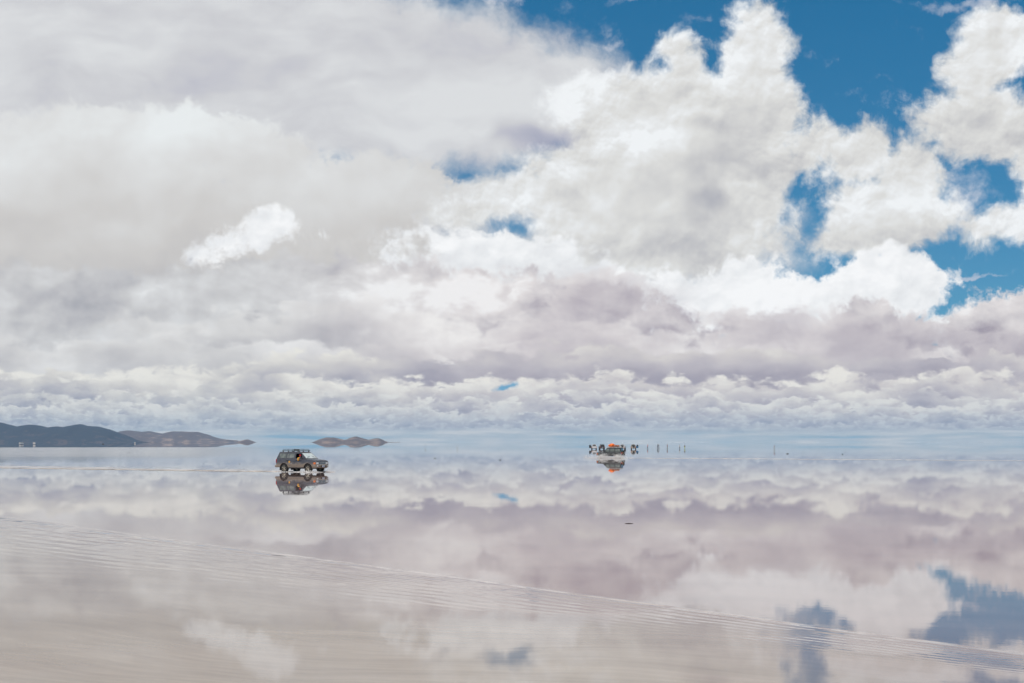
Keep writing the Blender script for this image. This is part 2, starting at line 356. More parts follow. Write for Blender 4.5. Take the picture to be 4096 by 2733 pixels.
M['paint_grey'] = car_paint('paint_grey', (0.07, 0.072, 0.088), dust=(0.33, 0.26, 0.20))
M['paint_dark'] = car_paint('paint_dark', (0.035, 0.04, 0.04), dust=(0.12, 0.115, 0.105))
M['paint_white'] = car_paint('paint_white', (0.75, 0.74, 0.72), dust=(0.4, 0.33, 0.28), dirt=0.5)
M['paint_beige'] = car_paint('paint_beige', (0.42, 0.37, 0.29), dust=(0.3, 0.24, 0.2), dirt=0.6)
M['paint_black'] = car_paint('paint_black', (0.03, 0.03, 0.035), dust=(0.15, 0.13, 0.12), dirt=0.5)
M['rubber'] = principled('rubber', (0.018, 0.018, 0.018), 0.85, col2=(0.05, 0.045, 0.04), bump=0.004, nscale=30)
M['plastic'] = principled('plastic', (0.03, 0.03, 0.033), 0.6, col2=(0.07, 0.06, 0.055))
M['under'] = principled('under', (0.02, 0.018, 0.016), 0.9, col2=(0.05, 0.035, 0.03))
M['alloy'] = principled('alloy', (0.55, 0.5, 0.42), 0.4, 0.5, col2=(0.35, 0.28, 0.2), nscale=14)
M['chrome'] = principled('chrome', (0.75, 0.75, 0.75), 0.15, 1.0)
M['glass_dusty'] = principled('glass_dusty', (0.12, 0.14, 0.125), 0.12, col2=(0.20, 0.215, 0.195), nscale=2.5, coat=0.6)
M['glass_dark'] = principled('glass_dark', (0.02, 0.022, 0.025), 0.08, col2=(0.05, 0.055, 0.06), nscale=2.5, coat=0.8)
M['glass_screen'] = principled('glass_screen', (0.55, 0.63, 0.61), 0.1, col2=(0.68, 0.73, 0.71), nscale=2, coat=0.8)  # windscreen: the sky's reflection is painted into its pale base colour
M['lamp_clear'] = principled('lamp_clear', (0.72, 0.72, 0.7), 0.12, coat=0.8)
M['lamp_amber'] = principled('lamp_amber', (0.8, 0.2, 0.04), 0.2, coat=0.8)
M['lamp_red'] = principled('lamp_red', (0.45, 0.03, 0.03), 0.25, coat=0.6)
M['plate'] = principled('plate', (0.72, 0.74, 0.78), 0.4)
M['ink'] = principled('ink', (0.05, 0.07, 0.25), 0.6)
M['decal_yellow'] = principled('decal_yellow', (0.85, 0.42, 0.03), 0.4)
M['decal_white'] = principled('decal_white', (0.6, 0.58, 0.52), 0.5)
M['tarp_orange'] = principled('tarp_orange', (0.95, 0.14, 0.012), 0.45, col2=(1.0, 0.24, 0.03), nscale=4, bump=0.06)
M['bundle_brown'] = principled('bundle_brown', (0.28, 0.09, 0.045), 0.8, col2=(0.5, 0.2, 0.1), nscale=6, bump=0.03)
M['rust'] = principled('rust', (0.33, 0.15, 0.08), 0.8, col2=(0.18, 0.1, 0.07), nscale=5)
M['rack'] = principled('rack', (0.075, 0.09, 0.095), 0.5, 0.3, col2=(0.12, 0.13, 0.13))
M['steel_pale'] = principled('steel_pale', (0.5, 0.44, 0.4), 0.5, 0.2)
M['skin'] = principled('skin', (0.36, 0.2, 0.13), 0.55, col2=(0.42, 0.24, 0.16))
M['hair'] = principled('hair', (0.02, 0.015, 0.012), 0.7)
def cloth(name, c): M[name] = principled(name, c, 0.85, col2=tuple(min(1, k*1.35+.01) for k in c), nscale=5, bump=0.01); return M[name]
cloth('cloth_red', (0.5, 0.02, 0.03)); cloth('cloth_yellow', (0.8, 0.38, 0.03)); cloth('cloth_pink', (0.75, 0.2, 0.2)); cloth('cloth_navy', (0.02, 0.02, 0.04))
cloth('cloth_teal', (0.03, 0.09, 0.12)); cloth('cloth_maroon', (0.22, 0.02, 0.04)); cloth('cloth_white', (0.72, 0.72, 0.74)); cloth('cloth_brown', (0.1, 0.05, 0.06))
cloth('cloth_lime', (0.5, 0.6, 0.08)); cloth('cloth_grey', (0.2, 0.25, 0.22)); cloth('cloth_black', (0.015, 0.015, 0.018)); cloth('cloth_blue', (0.03, 0.16, 0.34))
M['stone'] = principled('stone', (0.035, 0.03, 0.03), 0.8, col2=(0.09, 0.075, 0.07), nscale=12, bump=0.02)
M['salt'] = principled('salt', (0.75, 0.73, 0.7), 0.7, bump=0.02)
M['wood'] = principled('wood', (0.25, 0.17, 0.09), 0.8, col2=(0.12, 0.08, 0.05), stretch=(6, 6, 1))
M['foam'] = principled('foam', (0.88, 0.86, 0.84), 0.6, col2=(0.7, 0.66, 0.62), nscale=3)
M['spray'] = principled('spray', (0.95, 0.94, 0.92), 0.5, col2=(0.8, 0.76, 0.73), nscale=4)

# ------------------------------------------------------------------ water over the salt crust
def water_material():
    m_, N = mat_new('shallow_water'); t = m_.node_tree
    pos = N.n('ShaderNodeNewGeometry').outputs['Position']; x, y, _ = N.sep(pos)
    dist = N.v('LENGTH', pos)
    # the boat-like wake a passing car left across the near water: distance from its line and along it
    A = (-19.0, 52.8); d = (0.599, -0.8007)
    ax, ay_ = N.m('SUBTRACT', x, A[0]), N.m('SUBTRACT', y, A[1])
    wob = N.noise(pos, 0.16, 2.0, 0.5)['Fac']
    s = N.m('ADD', N.m('MULTIPLY', ax, -0.8007), N.m('MULTIPLY', ay_, -0.599))
    s = N.m('MULTIPLY_ADD', N.m('SUBTRACT', wob, 0.5), 0.35, s)
    al = N.m('ADD', N.m('MULTIPLY', ax, d[0]), N.m('MULTIPLY', ay_, d[1]))
    r = N.m('DIVIDE', s, N.m('MAXIMUM', N.m('SUBTRACT', 52.0, al), 4.0))           # fan coordinate
    env = N.m('ADD', N.m('MULTIPLY', N.rng(r, -0.002, 0.003), N.rng(r, 0.20, 0.02)), N.m('MULTIPLY', N.rng(r, -0.003, 0.003), N.rng(r, 0.035, 0.01, 0.0, 0.45)))
    lam = N.m('SUBTRACT', 52.0, al)
    patch = N.rng(N.noise(N.v('MULTIPLY', pos, (0.25, 0.6, 1)), 1.0, 3.0, 0.6)['Fac'], 0.35, 0.6, 0.15, 1.0)
    phase = N.m('MULTIPLY_ADD', N.noise(pos, 0.5, 2.0, 0.5)['Fac'], 5.0, N.m('MULTIPLY', r, 330.0))
    wave = N.m('MULTIPLY', N.m('MULTIPLY', N.m('SINE', phase), N.m('MULTIPLY', env, patch)), N.m('MULTIPLY', lam, 0.00012))
    # fine ripples, long across the view as the breeze leaves them, strongest near the camera
    near = N.m('DIVIDE', 1.0, N.m('MULTIPLY_ADD', dist, 0.02, 0.6))
    rotn = N.n('ShaderNodeMapping'); N.put(rotn.inputs[0], N.v('ADD', pos, N.v('SCALE', N.noise(pos, 0.12, 2.0, 0.5)['Color'], scale=3.0))); rotn.inputs['Rotation'].default_value = (0, 0, R(24))
    rp = rotn.outputs[0]
    rip = N.noise(N.v('MULTIPLY', rp, (0.9, 3.0, 1)), 1.0, 5.0, 0.62)['Fac']
    rip2 = N.noise(N.v('MULTIPLY', pos, (0.03, 0.12, 1)), 1.0, 4.0, 0.6)['Fac']
    h = N.m('MULTIPLY_ADD', N.m('MULTIPLY', rip, near), 0.00032, wave)
    h = N.m('MULTIPLY_ADD', rip2, 0.0012, h)
    far = N.rng(dist, 500.0, 800.0)
    h = N.m('MULTIPLY', h, N.m('SUBTRACT', 1.0, far))
    b = N.n('ShaderNodeBump'); b.inputs['Distance'].default_value = 1.0; b.inputs['Strength'].default_value = 1.0; N.put(b.inputs['Height'], h)
    fr = N.n('ShaderNodeFresnel'); fr.inputs['IOR'].default_value = 1.33; t.links.new(b.outputs[0], fr.inputs['Normal'])
    # salt crust seen through the water: churned pale brine on the near side of the wake, clear mauve water beyond it
    str1 = N.noise(N.v('MULTIPLY', rp, (0.10, 0.8, 1)), 1.0, 7.0, 0.62)['Fac']
    str2 = N.noise(N.v('MULTIPLY', rp, (0.7, 5.0, 1)), 1.0, 5.0, 0.62)['Fac']
    churn = N.rng(N.m('ADD', s, N.m('MULTIPLY', N.m('SUBTRACT', str1, 0.5), 2.0)), -1.5, 6.0)
    side = N.rng(N.m('MULTIPLY_ADD', N.m('SUBTRACT', str1, 0.5), 6.0, x), 2.0, 6.0, 1.0, 0.25)
    churn = N.m('MULTIPLY', churn, side)
    tex = N.m('ADD', N.m('MULTIPLY', str1, 0.5), N.m('MULTIPLY', str2, 0.2)); tex = N.m('MULTIPLY_ADD', N.noise(N.v('MULTIPLY', pos, (0.03, 0.35, 1)), 1.0, 4.0, 0.6)['Fac'], 0.3, tex)
    clear = N.ramp(tex, [(0.3, (0.215, 0.14, 0.13, 1)), (0.7, (0.35, 0.255, 0.23, 1))])
    silt = N.ramp(tex, [(0.34, (0.22, 0.165, 0.13, 1)), (0.66, (0.43, 0.35, 0.28, 1))])
    line = N.m('MULTIPLY', N.rng(N.m('ABSOLUTE', N.m('SUBTRACT', s, 0.06)), 0.16, 0.02), N.rng(N.noise(N.v('MULTIPLY', pos, (1.5, 1.5, 1)), 1.0, 4.0, 0.6)['Fac'], 0.38, 0.55, 0.04, 0.32))
    df = N.n('ShaderNodeBsdfDiffuse'); N.put(df.inputs['Color'], N.mix(line, N.mix(churn, clear, silt), (0.95, 0.88, 0.80, 1)))
    gl = N.n('ShaderNodeBsdfGlossy'); gl.inputs['Color'].default_value = (1, 1, 1, 1); t.links.new(b.outputs[0], gl.inputs['Normal'])
    # added rough patch far out left blurs the hills' reflection, standing in for mirage
    mirage_blur = N.m('MULTIPLY', N.rng(N.m('DIVIDE', x, dist), -0.14, -0.24), N.rng(N.m('MULTIPLY_ADD', N.m('SUBTRACT', rip2, 0.5), 120.0, dist), 150.0, 320.0))
    ro = N.m('MULTIPLY', N.rng(dist, 900.0, 700.0), N.m('ADD', N.m('MULTIPLY', mirage_blur, 0.075), N.m('ADD', N.rng(N.noise(N.v('MULTIPLY', pos, (0.012, 0.10, 1)), 1.0, 4.0, 0.6)['Fac'], 0.50, 0.66, 0.0, 0.022), N.rng(dist, 150.0, 420.0, 0.004, 0.018))))
    N.put(gl.inputs['Roughness'], ro)
    mx = N.n('ShaderNodeMixShader'); t.links.new(fr.outputs[0], mx.inputs[0]); t.links.new(df.outputs[0], mx.inputs[1]); t.links.new(gl.outputs[0], mx.inputs[2])
    o = N.n('ShaderNodeOutputMaterial'); t.links.new(mx.outputs[0], o.inputs[0])
    return m_
L = 25500
o = mesh_obj('water', [(-L, -L, 0), (L, -L, 0), (L, L, 0), (-L, L, 0)], [(0, 1, 2, 3)], water_material()); tag(o, kind='structure')

# ------------------------------------------------------------------ hills and islands on the far shore
def hill_material(name, dark, pale):
    m_, N = mat_new(name); p = N.n('ShaderNodeBsdfPrincipled'); o = N.n('ShaderNodeOutputMaterial'); m_.node_tree.links.new(p.outputs[0], o.inputs[0])
    pos = N.n('ShaderNodeNewGeometry').outputs['Position']; z = N.sep(pos)[2]
    a = N.noise(N.v('MULTIPLY', pos, (0.006, 0.004, 0.012)), 1.0, 6.0, 0.62, dim='3D')['Fac']
    b = N.noise(N.v('MULTIPLY', pos, (0.05, 0.05, 0.05)), 1.0, 4.0, 0.6, dim='3D')['Fac']
    k = N.rng(N.m('ADD', N.m('MULTIPLY_ADD', b, 0.25, a), N.rng(z, 0.0, 170.0, 0.06, -0.1, 'LINEAR')), 0.62, 0.82)
    N.put(p.inputs['Base Color'], N.mix(k, dark+(1,), pale+(1,))); p.inputs['Roughness'].default_value = 0.95; p.inputs['Specular IOR Level'].default_value = 0.1
    return m_
def hills(name, prof, D, depth, mat, seed, sx=6.0):
    """a range whose skyline passes through (px, py) as the photograph shows it, standing D metres away"""
    u0, u1 = prof[0][0], prof[-1][0]; k = D/F_PX
    nx = int((u1-u0)/sx)+1; ny = 36; vs = []
    for i in range(nx):
        px = u0+(u1-u0)*i/(nx-1)
        for (a, ha), (b, hb) in zip(prof, prof[1:]):
            if a <= px <= b:
                t = (px-a)/(b-a); tt = t*t*(3-2*t)*0.5+t*0.5; h = (ha+(hb-ha)*tt); break
        H = max(0.0, (HOR-h)*k+CAM_H)
        for j in range(ny):
            v = j/(ny-1); y = (v-0.5)*depth
            w = math.sin(math.pi*v)**0.8
            X_ = (px-2048)*k
            g = mnoise.fractal(Vector((X_*0.0022, (y+D)*0.0016, seed)), 1.0, 2.1, 5)
            g2 = abs(mnoise.noise(Vector((X_*0.006+g, (y+D)*0.002, seed+4))))
            z = H*w*(1+0.0*g) + (g*0.20-g2*0.22)*H*w*(1-w)*2.2
            z += (mnoise.noise(Vector((X_*0.03, y*0.02, seed)))*1.6)*min(1, H/30)*w
            vs.append((X_*(1+y/D*0.3), D+y, z-1.0 if 0 < j < ny-1 else -2.0))
    fs = [(i*ny+j, (i+1)*ny+j, (i+1)*ny+j+1, i*ny+j+1) for i in range(nx-1) for j in range(ny-1)]
    o = mesh_obj(name, vs, fs, mat, smooth=True); tag(o, kind='structure'); return o
def conv(pts, x0, w, y0, h, W_, H_): return [(x0+a*w/W_, y0+b*h/H_) for a, b in pts]
c3 = lambda pts: conv(pts, 0, 960, 1670, 160, 2350, 392)
hm1 = hill_material('hill_dark', (0.040, 0.042, 0.045), (0.12, 0.09, 0.08)); hm2 = hill_material('hill_brown', (0.15, 0.115, 0.105), (0.36, 0.26, 0.20))
hills('hills', [(-900, 1720), (-500, 1660), (-200, 1676)]+c3([(0,48),(80,70),(170,92),(240,78),(305,70),(380,78),(465,98),(560,88),(640,95),(700,80),(790,65),(850,82),(950,88),(1040,110),(1110,135),(1160,153),(1230,200),(1300,232),(1400,243)]), 20000, 2600, hm1, 1.0)
hills('hills', c3([(900,243),(1000,215),(1160,154),(1210,133),(1260,126),(1330,134),(1380,140),(1460,134),(1530,148),(1600,159),(1650,146),(1700,136),(1790,137),(1850,141),(1930,141),(2000,160),(2080,190),(2130,205),(2200,216),(2290,222),(2318,234),(2330,243)]), 22500, 2600, hm2, 7.0)
c4 = lambda pts: conv(pts, 920, 720, 1720, 140, 2350, 457)
hills('island', c4([(112,160),(150,140),(200,127),(228,122),(262,135),(300,153),(315,160)]), 17000, 700, hm2, 3.0, 2.5)
hills('island', c4([(1108,160),(1150,135),(1200,112),(1270,96),(1335,99),(1345,96),(1390,105),(1460,122),(1500,132),(1530,122),(1590,96),(1645,84),(1700,98),(1760,116),(1815,130),(1840,122),(1890,110),(1935,107),(1980,122),(2020,145),(2055,158),(2200,160)]), 15500, 1100, hm2, 5.0, 2.5)

# ------------------------------------------------------------------ vehicles
def lerp_tab(t, x):
    if x <= t[0][0]: return t[0][1]
    for (a, ya), (b, yb) in zip(t, t[1:]):
        if x <= b: return ya+(yb-ya)*(x-a)/(b-a)
    return t[-1][1]
def suv(name, sp, paint, glass, loc, heading, near_side=-1, detail=True, screen=None):
    """off-road estate car along +X, wheels on z=0. sp: measures"""
    root = empty(name, loc, heading)
    Lf, Lr, W2 = sp['front'], sp['rear'], sp['w']/2            # nose x, tail x (negative), half width
    xf, xr, rw = sp['axf'], sp['axr'], sp['wheel']; belt, roof = sp['belt'], sp['roof']
    sill = sp['sill']; ra = rw+0.09
    top = sp['top']                                            # upper edge of the lower body along x
    # --- lower shell: lofted sections
    xs = sorted(set([round(Lr+(Lf-Lr)*i/60, 4) for i in range(61)]+[round(a+ra*math.cos(math.pi*k/16), 4) for a in (xf, xr) for k in range(17)]))
    def wx(x):
        e = min(1.0, (Lf-x)/0.75); g = min(1.0, (x-Lr)/0.30)
        return W2*(1-0.075*(1-max(e, 0))**2.2)*(1-0.07*(1-max(g, 0))**2.2)
    def zb(x):
        z = lerp_tab(sp['bottom'], x)
        for a in (xf, xr):
            if abs(x-a) < ra: z = max(z, rw*0.96+math.sqrt(ra*ra-(x-a)**2))
        return z
    vs = []; ns = 9
    for x in xs:
        w, b, t = wx(x), zb(x), lerp_tab(top, x)
        flare = max(0.0, 1-min(abs(x-xf), abs(x-xr))/(ra+0.14))*0.035
        mid = max(b+0.03, 0.72)
        sec = [(w-0.10, b+0.03), (w-0.015+flare, b), (w+0.01+flare, min(b+0.08, mid)), (w+0.015, mid+0.05), (w-0.005, t-0.10), (w-0.05, t-0.02), (w-0.15, t+0.005), (w*0.5, t+0.035), (0, t+0.045)]
        for yy, zz in sec: vs.append((x, -yy, zz))
        for yy, zz in reversed(sec[:-1]): vs.append((x, yy, zz))
    n = 2*ns-1
    fs = [(i*n+k, (i+1)*n+k, (i+1)*n+k+1, i*n+k+1) for i in range(len(xs)-1) for k in range(n-1)]
    fs += [tuple(range(n)), tuple(reversed(range((len(xs)-1)*n, len(xs)*n)))]
    # --- greenhouse shell with a hole for each open window
    gh = sp['gh']                                              # (x rear belt, x front belt, x rear roof, x front roof)
    xb0, xb1, xt0, xt1 = gh; wb, wt_ = W2-0.09, W2-0.24
    lv = [(belt-0.02, 0.0), (belt+0.05, 0.11), (roof-0.13, 0.80), (roof-0.05, 0.95), (roof, 1.0)]
    def side_pt(x, k, s, out=0.0):                             # x measured on the side plane, k = 0 belt .. 1 roof
        x0_, x1_ = xb0+(xt0-xb0)*k, xb1+(xt1-xb1)*k
        return Vector((min(max(x, x0_), x1_), s*(wb+(wt_-wb)*k+out), belt-0.02+(roof-belt+0.02)*k))
    cols = sp['cols']                                          # window edges along the side (x at mid height)
    vv = []; ff = []
    def quad(a, b, c, d):
        k = len(vv); vv.extend([a, b, c, d]); ff.append((k, k+1, k+2, k+3))
    for s in (-1, 1):
        cx = [None]+[c for pr in cols for c in pr]+[None]
        for j in range(len(lv)-1):
            k0, k1 = lv[j][1], lv[j+1][1]
            for i in range(len(cx)-1):
                if s == near_side and j == 1 and (i-1) // 2 in sp.get('open', ()) and (i-1) % 2 == 0: continue
                def P_(c, k):
                    if c is None: return None
                    return side_pt(c, k, s)
                a0 = side_pt(-99 if cx[i] is None else cx[i], k0, s); a1 = side_pt(-99 if cx[i] is None else cx[i], k1, s)
                b0 = side_pt(99 if cx[i+1] is None else cx[i+1], k0, s); b1 = side_pt(99 if cx[i+1] is None else cx[i+1], k1, s)
                quad(*((a0, b0, b1, a1) if s < 0 else (b0, a0, a1, b1)))
    for (s_, fx) in ((1, 1), (-1, 0)):
        for j in range(len(lv)-1):
            k0, k1 = lv[j][1], lv[j+1][1]
            x = 99 if fx else -99
            m0, m1 = side_pt(x, k0, -1), side_pt(x, k1, -1); p0, p1 = side_pt(x, k0, 1), side_pt(x, k1, 1)
            bow = (0.10 if fx else -0.03)
            c0 = Vector((m0.x+bow, 0, m0.z)); c1 = Vector((m1.x+bow, 0, m1.z))
            for q_ in (((m0, c0, c1, m1), (c0, p0, p1, c1)) if fx else ((c0, m0, m1, c1), (p0, c0, c1, p1))): quad(*q_)
    # roof skin, slightly crowned
    r0, r1 = xt0-0.0, xt1
    prev = None
    for i in range(13):
        x = r0+(r1-r0)*i/12; e = math.sin(math.pi*i/12)**0.5*0.03
        bow = 0.10*(i/12)**6-0.03*(1-i/12)**6
        row = [Vector((x+bow*(1-abs(f)), f*wt_, roof+(0 if abs(f) == 1 else (1-f*f)*0.035+e*0.6))) for f in (-1, -0.85, -0.4, 0, 0.4, 0.85, 1)]
        if prev:
            for k in range(6): quad(prev[k], row[k], row[k+1], prev[k+1])
        prev = row
    k0 = len(vs); body_v = vs+vv; body_f = fs+[tuple(i+k0 for i in f) for f in ff]
    body = mesh_obj('body', body_v, body_f, paint, root, smooth=False)
    bm = bmesh.new(); bm.from_mesh(body.data); bmesh.ops.remove_doubles(bm, verts=bm.verts, dist=0.0008); bmesh.ops.recalc_face_normals(bm, faces=bm.faces)
    for f in bm.faces: f.smooth = True
    bm.to_mesh(body.data); bm.free()
    es = body.modifiers.new('split', 'EDGE_SPLIT'); es.split_angle = R(32)
    # --- underbody and cabin floor
    MB().box(((xf+xr)/2, 0, 0.52), (Lf-Lr-0.7, W2*2-0.5, 0.30), ch=0.05).box(((xb0+xb1)/2-0.1, 0, 0.80), (xb1-xb0-0.2, W2*2-0.24, 0.25)).build('underbody', M['under'], root)
    # --- window panes
    for s in (-1, 1):
        for i, (a, b) in enumerate(cols):
            if s == near_side and i in sp.get('open', ()): continue
            g = 0.012
            pts = [side_pt(a+g, 0.13, s, 0.006), side_pt(b-g, 0.13, s, 0.006), side_pt(b-g, 0.79, s, 0.006), side_pt(a+g, 0.79, s, 0.006)]
            inn = [p+Vector((0, -s*0.004, 0)) for p in pts]
            # rounded outer corners of the rearmost and foremost panes follow from the clamped edges
            MB().add(pts+inn, [(0, 1, 2, 3), (7, 6, 5, 4), (0, 4, 5, 1), (1, 5, 6, 2), (2, 6, 7, 3), (3, 7, 4, 0)]).build('window', glass, root)
    def face_pane(nm, fx, mat_, k0=0.12, k1=0.86, inset=0.10):
        m_ = MB(); x = 99 if fx else -99; bow = 0.10 if fx else -0.03; o_ = 0.008 if fx else -0.008
        rows_ = []
        for k in (k0, k1):
            p = side_pt(x, k, 1); w = p.y-inset
            rows_.append([Vector((p.x+bow*(1-abs(f)*w/p.y)+o_, f*w, p.z)) for f in (-1, -0.5, 0, 0.5, 1)])
        for i in range(4):
            q_ = [rows_[0][i], rows_[0][i+1], rows_[1][i+1], rows_[1][i]]
            th = Vector((-o_*0.6, 0, 0)); m_.add(q_+[p+th for p in q_], [(0, 1, 2, 3), (7, 6, 5, 4), (0, 4, 5, 1), (2, 6, 7, 3), (3, 7, 4, 0), (1, 5, 6, 2)])
        m_.build(nm, mat_, root)
    face_pane('windshield', True, screen or M['glass_screen']); face_pane('rear_window', False, glass, 0.15, 0.80, 0.16)
    # --- wheels
    for x in (xf, xr):
        for s in (-1, 1):
            w = empty('wheel', (x, s*(W2-0.13), rw)); w.parent = root
            tw = 0.135; prof = [(rw*0.60, -tw), (rw*0.9, -tw), (rw*0.97, -tw*0.8), (rw, -tw*0.45), (rw, tw*0.45), (rw*0.97, tw*0.8), (rw*0.9, tw), (rw*0.60, tw)]
            tb = MB().lathe(prof+[prof[0]], (0, 0, 0), n=32)
            for k in range(26):                                  # tread blocks
                a = 2*math.pi*k/26; tb.box((math.cos(a)*rw, (0.06 if k % 2 else -0.06), math.sin(a)*rw), (0.05, 0.11, 0.03), ry=math.pi/2-a)
            tb.build('tyre', M['rubber'], w)
            rb = MB().lathe([(rw*0.62, s*0.12), (rw*0.58, s*0.10), (rw*0.56, s*0.02), (0.0, s*0.02)], (0, 0, 0), n=32)
            rb.lathe([(rw*0.62, s*0.128), (rw*0.62, s*0.09), (rw*0.56, s*0.09), (rw*0.56, s*0.128), (rw*0.62, s*0.128)], (0, 0, 0), n=32)
            rb.lathe([(0, s*0.115), (0.06, s*0.11), (0.075, s*0.05)], (0, 0, 0), n=16)
            for k in range(5):
                a = 2*math.pi*k/5+0.3; p0 = Vector((math.cos(a)*0.05, s*0.10, math.sin(a)*0.05)); p1 = Vector((math.cos(a)*rw*0.58, s*0.10, math.sin(a)*rw*0.58))
                rb.tube([p0, (p0+p1)/2, p1], [0.045, 0.035, 0.04], 6)
            rb.build('rim', M['alloy'], w, smooth=False)
            MB().lathe([(rw*0.54, s*0.03), (0, s*0.03)], (0, 0, 0), n=24).build('brake_disc', M['under'], w)
            # dark liner of the arch
            lin_ = MB(); pr = [(ra-0.005, -s*0.0), (ra-0.005, -s*0.42)]
            ring_ = []
            for hh in (0.16, -0.30): ring_.append([Vector((ra*0.985*math.cos(math.pi*k/12), s*hh, ra*0.985*math.sin(math.pi*k/12))) for k in range(13)])
            lin_.add(ring_[0]+ring_[1], [(k, k+1, 14+k, 13+k) for k in range(12)]+[tuple(range(13, 26))]); lin_.build('arch_liner', M['under'], w)
    zt = lerp_tab(top, Lf)
    # --- lamps, grille, bumpers, mirrors, handles
    for s in (-1, 1):
        h = MB().box((Lf-0.045, s*(W2-0.30), zt-0.19), (0.16, 0.34, 0.19), ch=0.04).build('headlight', M['lamp_clear'], root)
        MB().box((Lf-0.15, s*(W2-0.085), zt-0.185), (0.27, 0.14, 0.18), ch=0.03).build('indicator', M['lamp_amber'], h)
        MB().box((Lr+0.03, s*(W2-0.09), belt-0.22), (0.12, 0.16, 0.34), ch=0.03).build('tail_light', M['lamp_red'], root)
        mr = MB().box((xb1-0.52, s*(W2+0.10), belt+0.10), (0.13, 0.21, 0.17), ch=0.05); mr.box((xb1-0.5, s*(W2-0.03), belt+0.05), (0.07, 0.16, 0.05))
        mo = mr.build('mirror', paint if detail else M['plastic'], root)
        for hx in sp['handles']: MB().box((hx, s*(W2+0.028), belt-0.16), (0.19, 0.05, 0.05), ch=0.015).build('door_handle', M['plastic'], root)
        # door seams: thin dark gaps standing a hair proud of the panel
        for sx in sp['seams']: MB().box((sx, s*(W2+0.0145), 0.84), (0.012, 0.006, 0.46)).build('door_seam', M['plastic'], root)
        MB().box(((xf+xr)/2, s*(W2+0.022), sill+0.20), (xf-xr-2*ra-0.06, 0.03, 0.11), ch=0.01).build('side_moulding', paint, root)
        MB().box(((xf+xr)/2, s*(W2-0.02), sill-0.035), (xf-xr-2*ra-0.02, 0.14, 0.07), ch=0.02).build('running_board', M['plastic'], root)
    g = MB().box((Lf-0.01, 0, zt-0.185), (0.06, W2*2-0.98, 0.20), ch=0.02)
    g = g.build('grille', M['plastic'], root)
    fr_ = MB(); y_ = W2-0.49
    for zz in (zt-0.085, zt-0.285): fr_.box((Lf+0.02, 0, zz), (0.05, y_*2+0.04, 0.03), ch=0.008)
    for k in range(3): fr_.box((Lf+0.018, 0, zt-0.135-0.05*k), (0.02, y_*2-0.06, 0.012))
    fr_.build('grille_trim', M['chrome'] if detail else M['plastic'], g)
    em = MB().lathe([(0.055, Lf+0.035), (0.068, Lf+0.045), (0.08, Lf+0.035)], (0, 0, zt-0.185), axis='X', n=16)
    em.lathe([(0.018, Lf+0.035), (0.028, Lf+0.045), (0.036, Lf+0.035)], (0, 0, zt-0.170), axis='X', n=12); em.build('emblem', M['chrome'], g)
    bp = MB(); nb = 14; pv = []
    bz0, bz1 = 0.44, zt-0.29
    for zz, ex in ((bz0, -0.05), (bz0+0.07, 0.05), (bz1-0.06, 0.07), (bz1, 0.02), (bz1+0.005, -0.12)):
        for k in range(nb+1):
            f = -1+2*k/nb; pv.append(Vector((Lf+0.07+ex-0.42*abs(f)**6, f*(W2+0.035), zz)))
    bp.add(pv, [(j*(nb+1)+k, j*(nb+1)+k+1, (j+1)*(nb+1)+k+1, (j+1)*(nb+1)+k) for j in range(4) for k in range(nb)])
    fb = bp.build('front_bumper', paint, root, smooth=True)
    MB().box((Lf+0.125, 0, (bz0+bz1)/2), (0.03, 0.66, 0.17), ch=0.02).build('air_intake', M['under'], fb)
    for s in (-1, 1): MB().box((Lf+0.05, s*(W2-0.26), (bz0+bz1)/2+0.02), (0.12, 0.17, 0.10), ch=0.03).build('fog_light', M['lamp_clear'], fb)
    pl = MB().box((Lf+0.150, 0, (bz0+bz1)/2), (0.012, 0.34, 0.15)).build('license_plate', M['plate'], fb)
    if detail:
        ik = MB()
        for k, w_ in enumerate((0.035, 0.03, 0.035, 0.03)): ik.box((Lf+0.1585, -0.085+k*0.055, (bz0+bz1)/2), (0.003, w_, 0.07))
        ik.build('plate_characters', M['ink'], pl)
    rbm = MB().box((Lr-0.02, 0, 0.60), (0.26, W2*2+0.03, 0.24), ch=0.07).box((Lr+0.24, 0, 0.62), (0.36, W2*2+0.012, 0.20), ch=0.02).build('rear_bumper', paint if not sp.get('rear_dark') else M['plastic'], root)
    MB().box((Lr-0.045, 0.0, belt-0.30), (0.02, 0.42, 0.12)).build('license_plate', M['plate'], root)
    MB().box((Lr+0.12+(xt0-xb0)*0.9, 0, roof+0.01), (0.30, wt_*1.8, 0.04), ch=0.01).build('rear_spoiler', paint, root)
    for s in (-1, 1): MB().tube([(xb1+0.03, s*0.62-0.18, belt+0.075), (xb1-0.16, s*0.35+0.0, belt+0.20), (xb1-0.2, s*0.15, belt+0.23)], 0.013, 6).build('wiper', M['plastic'], root)
    return root

def roof_rack(root, x0, x1, hw, z, mat, bars=5, posts=4, rim=0.13):
    r = MB()
    for s in (-1, 1):
        r.tube([(x0-0.12, s*hw, z+0.07), (x1+0.15, s*hw, z+0.07)], 0.032, 8)
        r.tube([(x0, s*hw, z+0.07+rim), (x1, s*(hw-0.02), z+0.07+rim)], 0.02, 8)
        for k in range(posts):
            x = x0+(x1-x0)*k/(posts-1); r.box((x, s*hw, z+0.01), (0.12, 0.05, 0.13), ch=0.01); r.tube([(x, s*hw, z+0.07), (x, s*hw, z+0.07+rim)], 0.016, 6)
    for k in range(bars*2): x = x0+(x1-x0)*k/(bars*2-1); r.box((x, 0, z+0.075), (0.07, hw*2, 0.025))
    for x in (x0, x1): r.tube([(x, -hw, z+0.07+rim), (x, hw, z+0.07+rim)], 0.02, 8)
    r.build('roof_rack', mat, root)

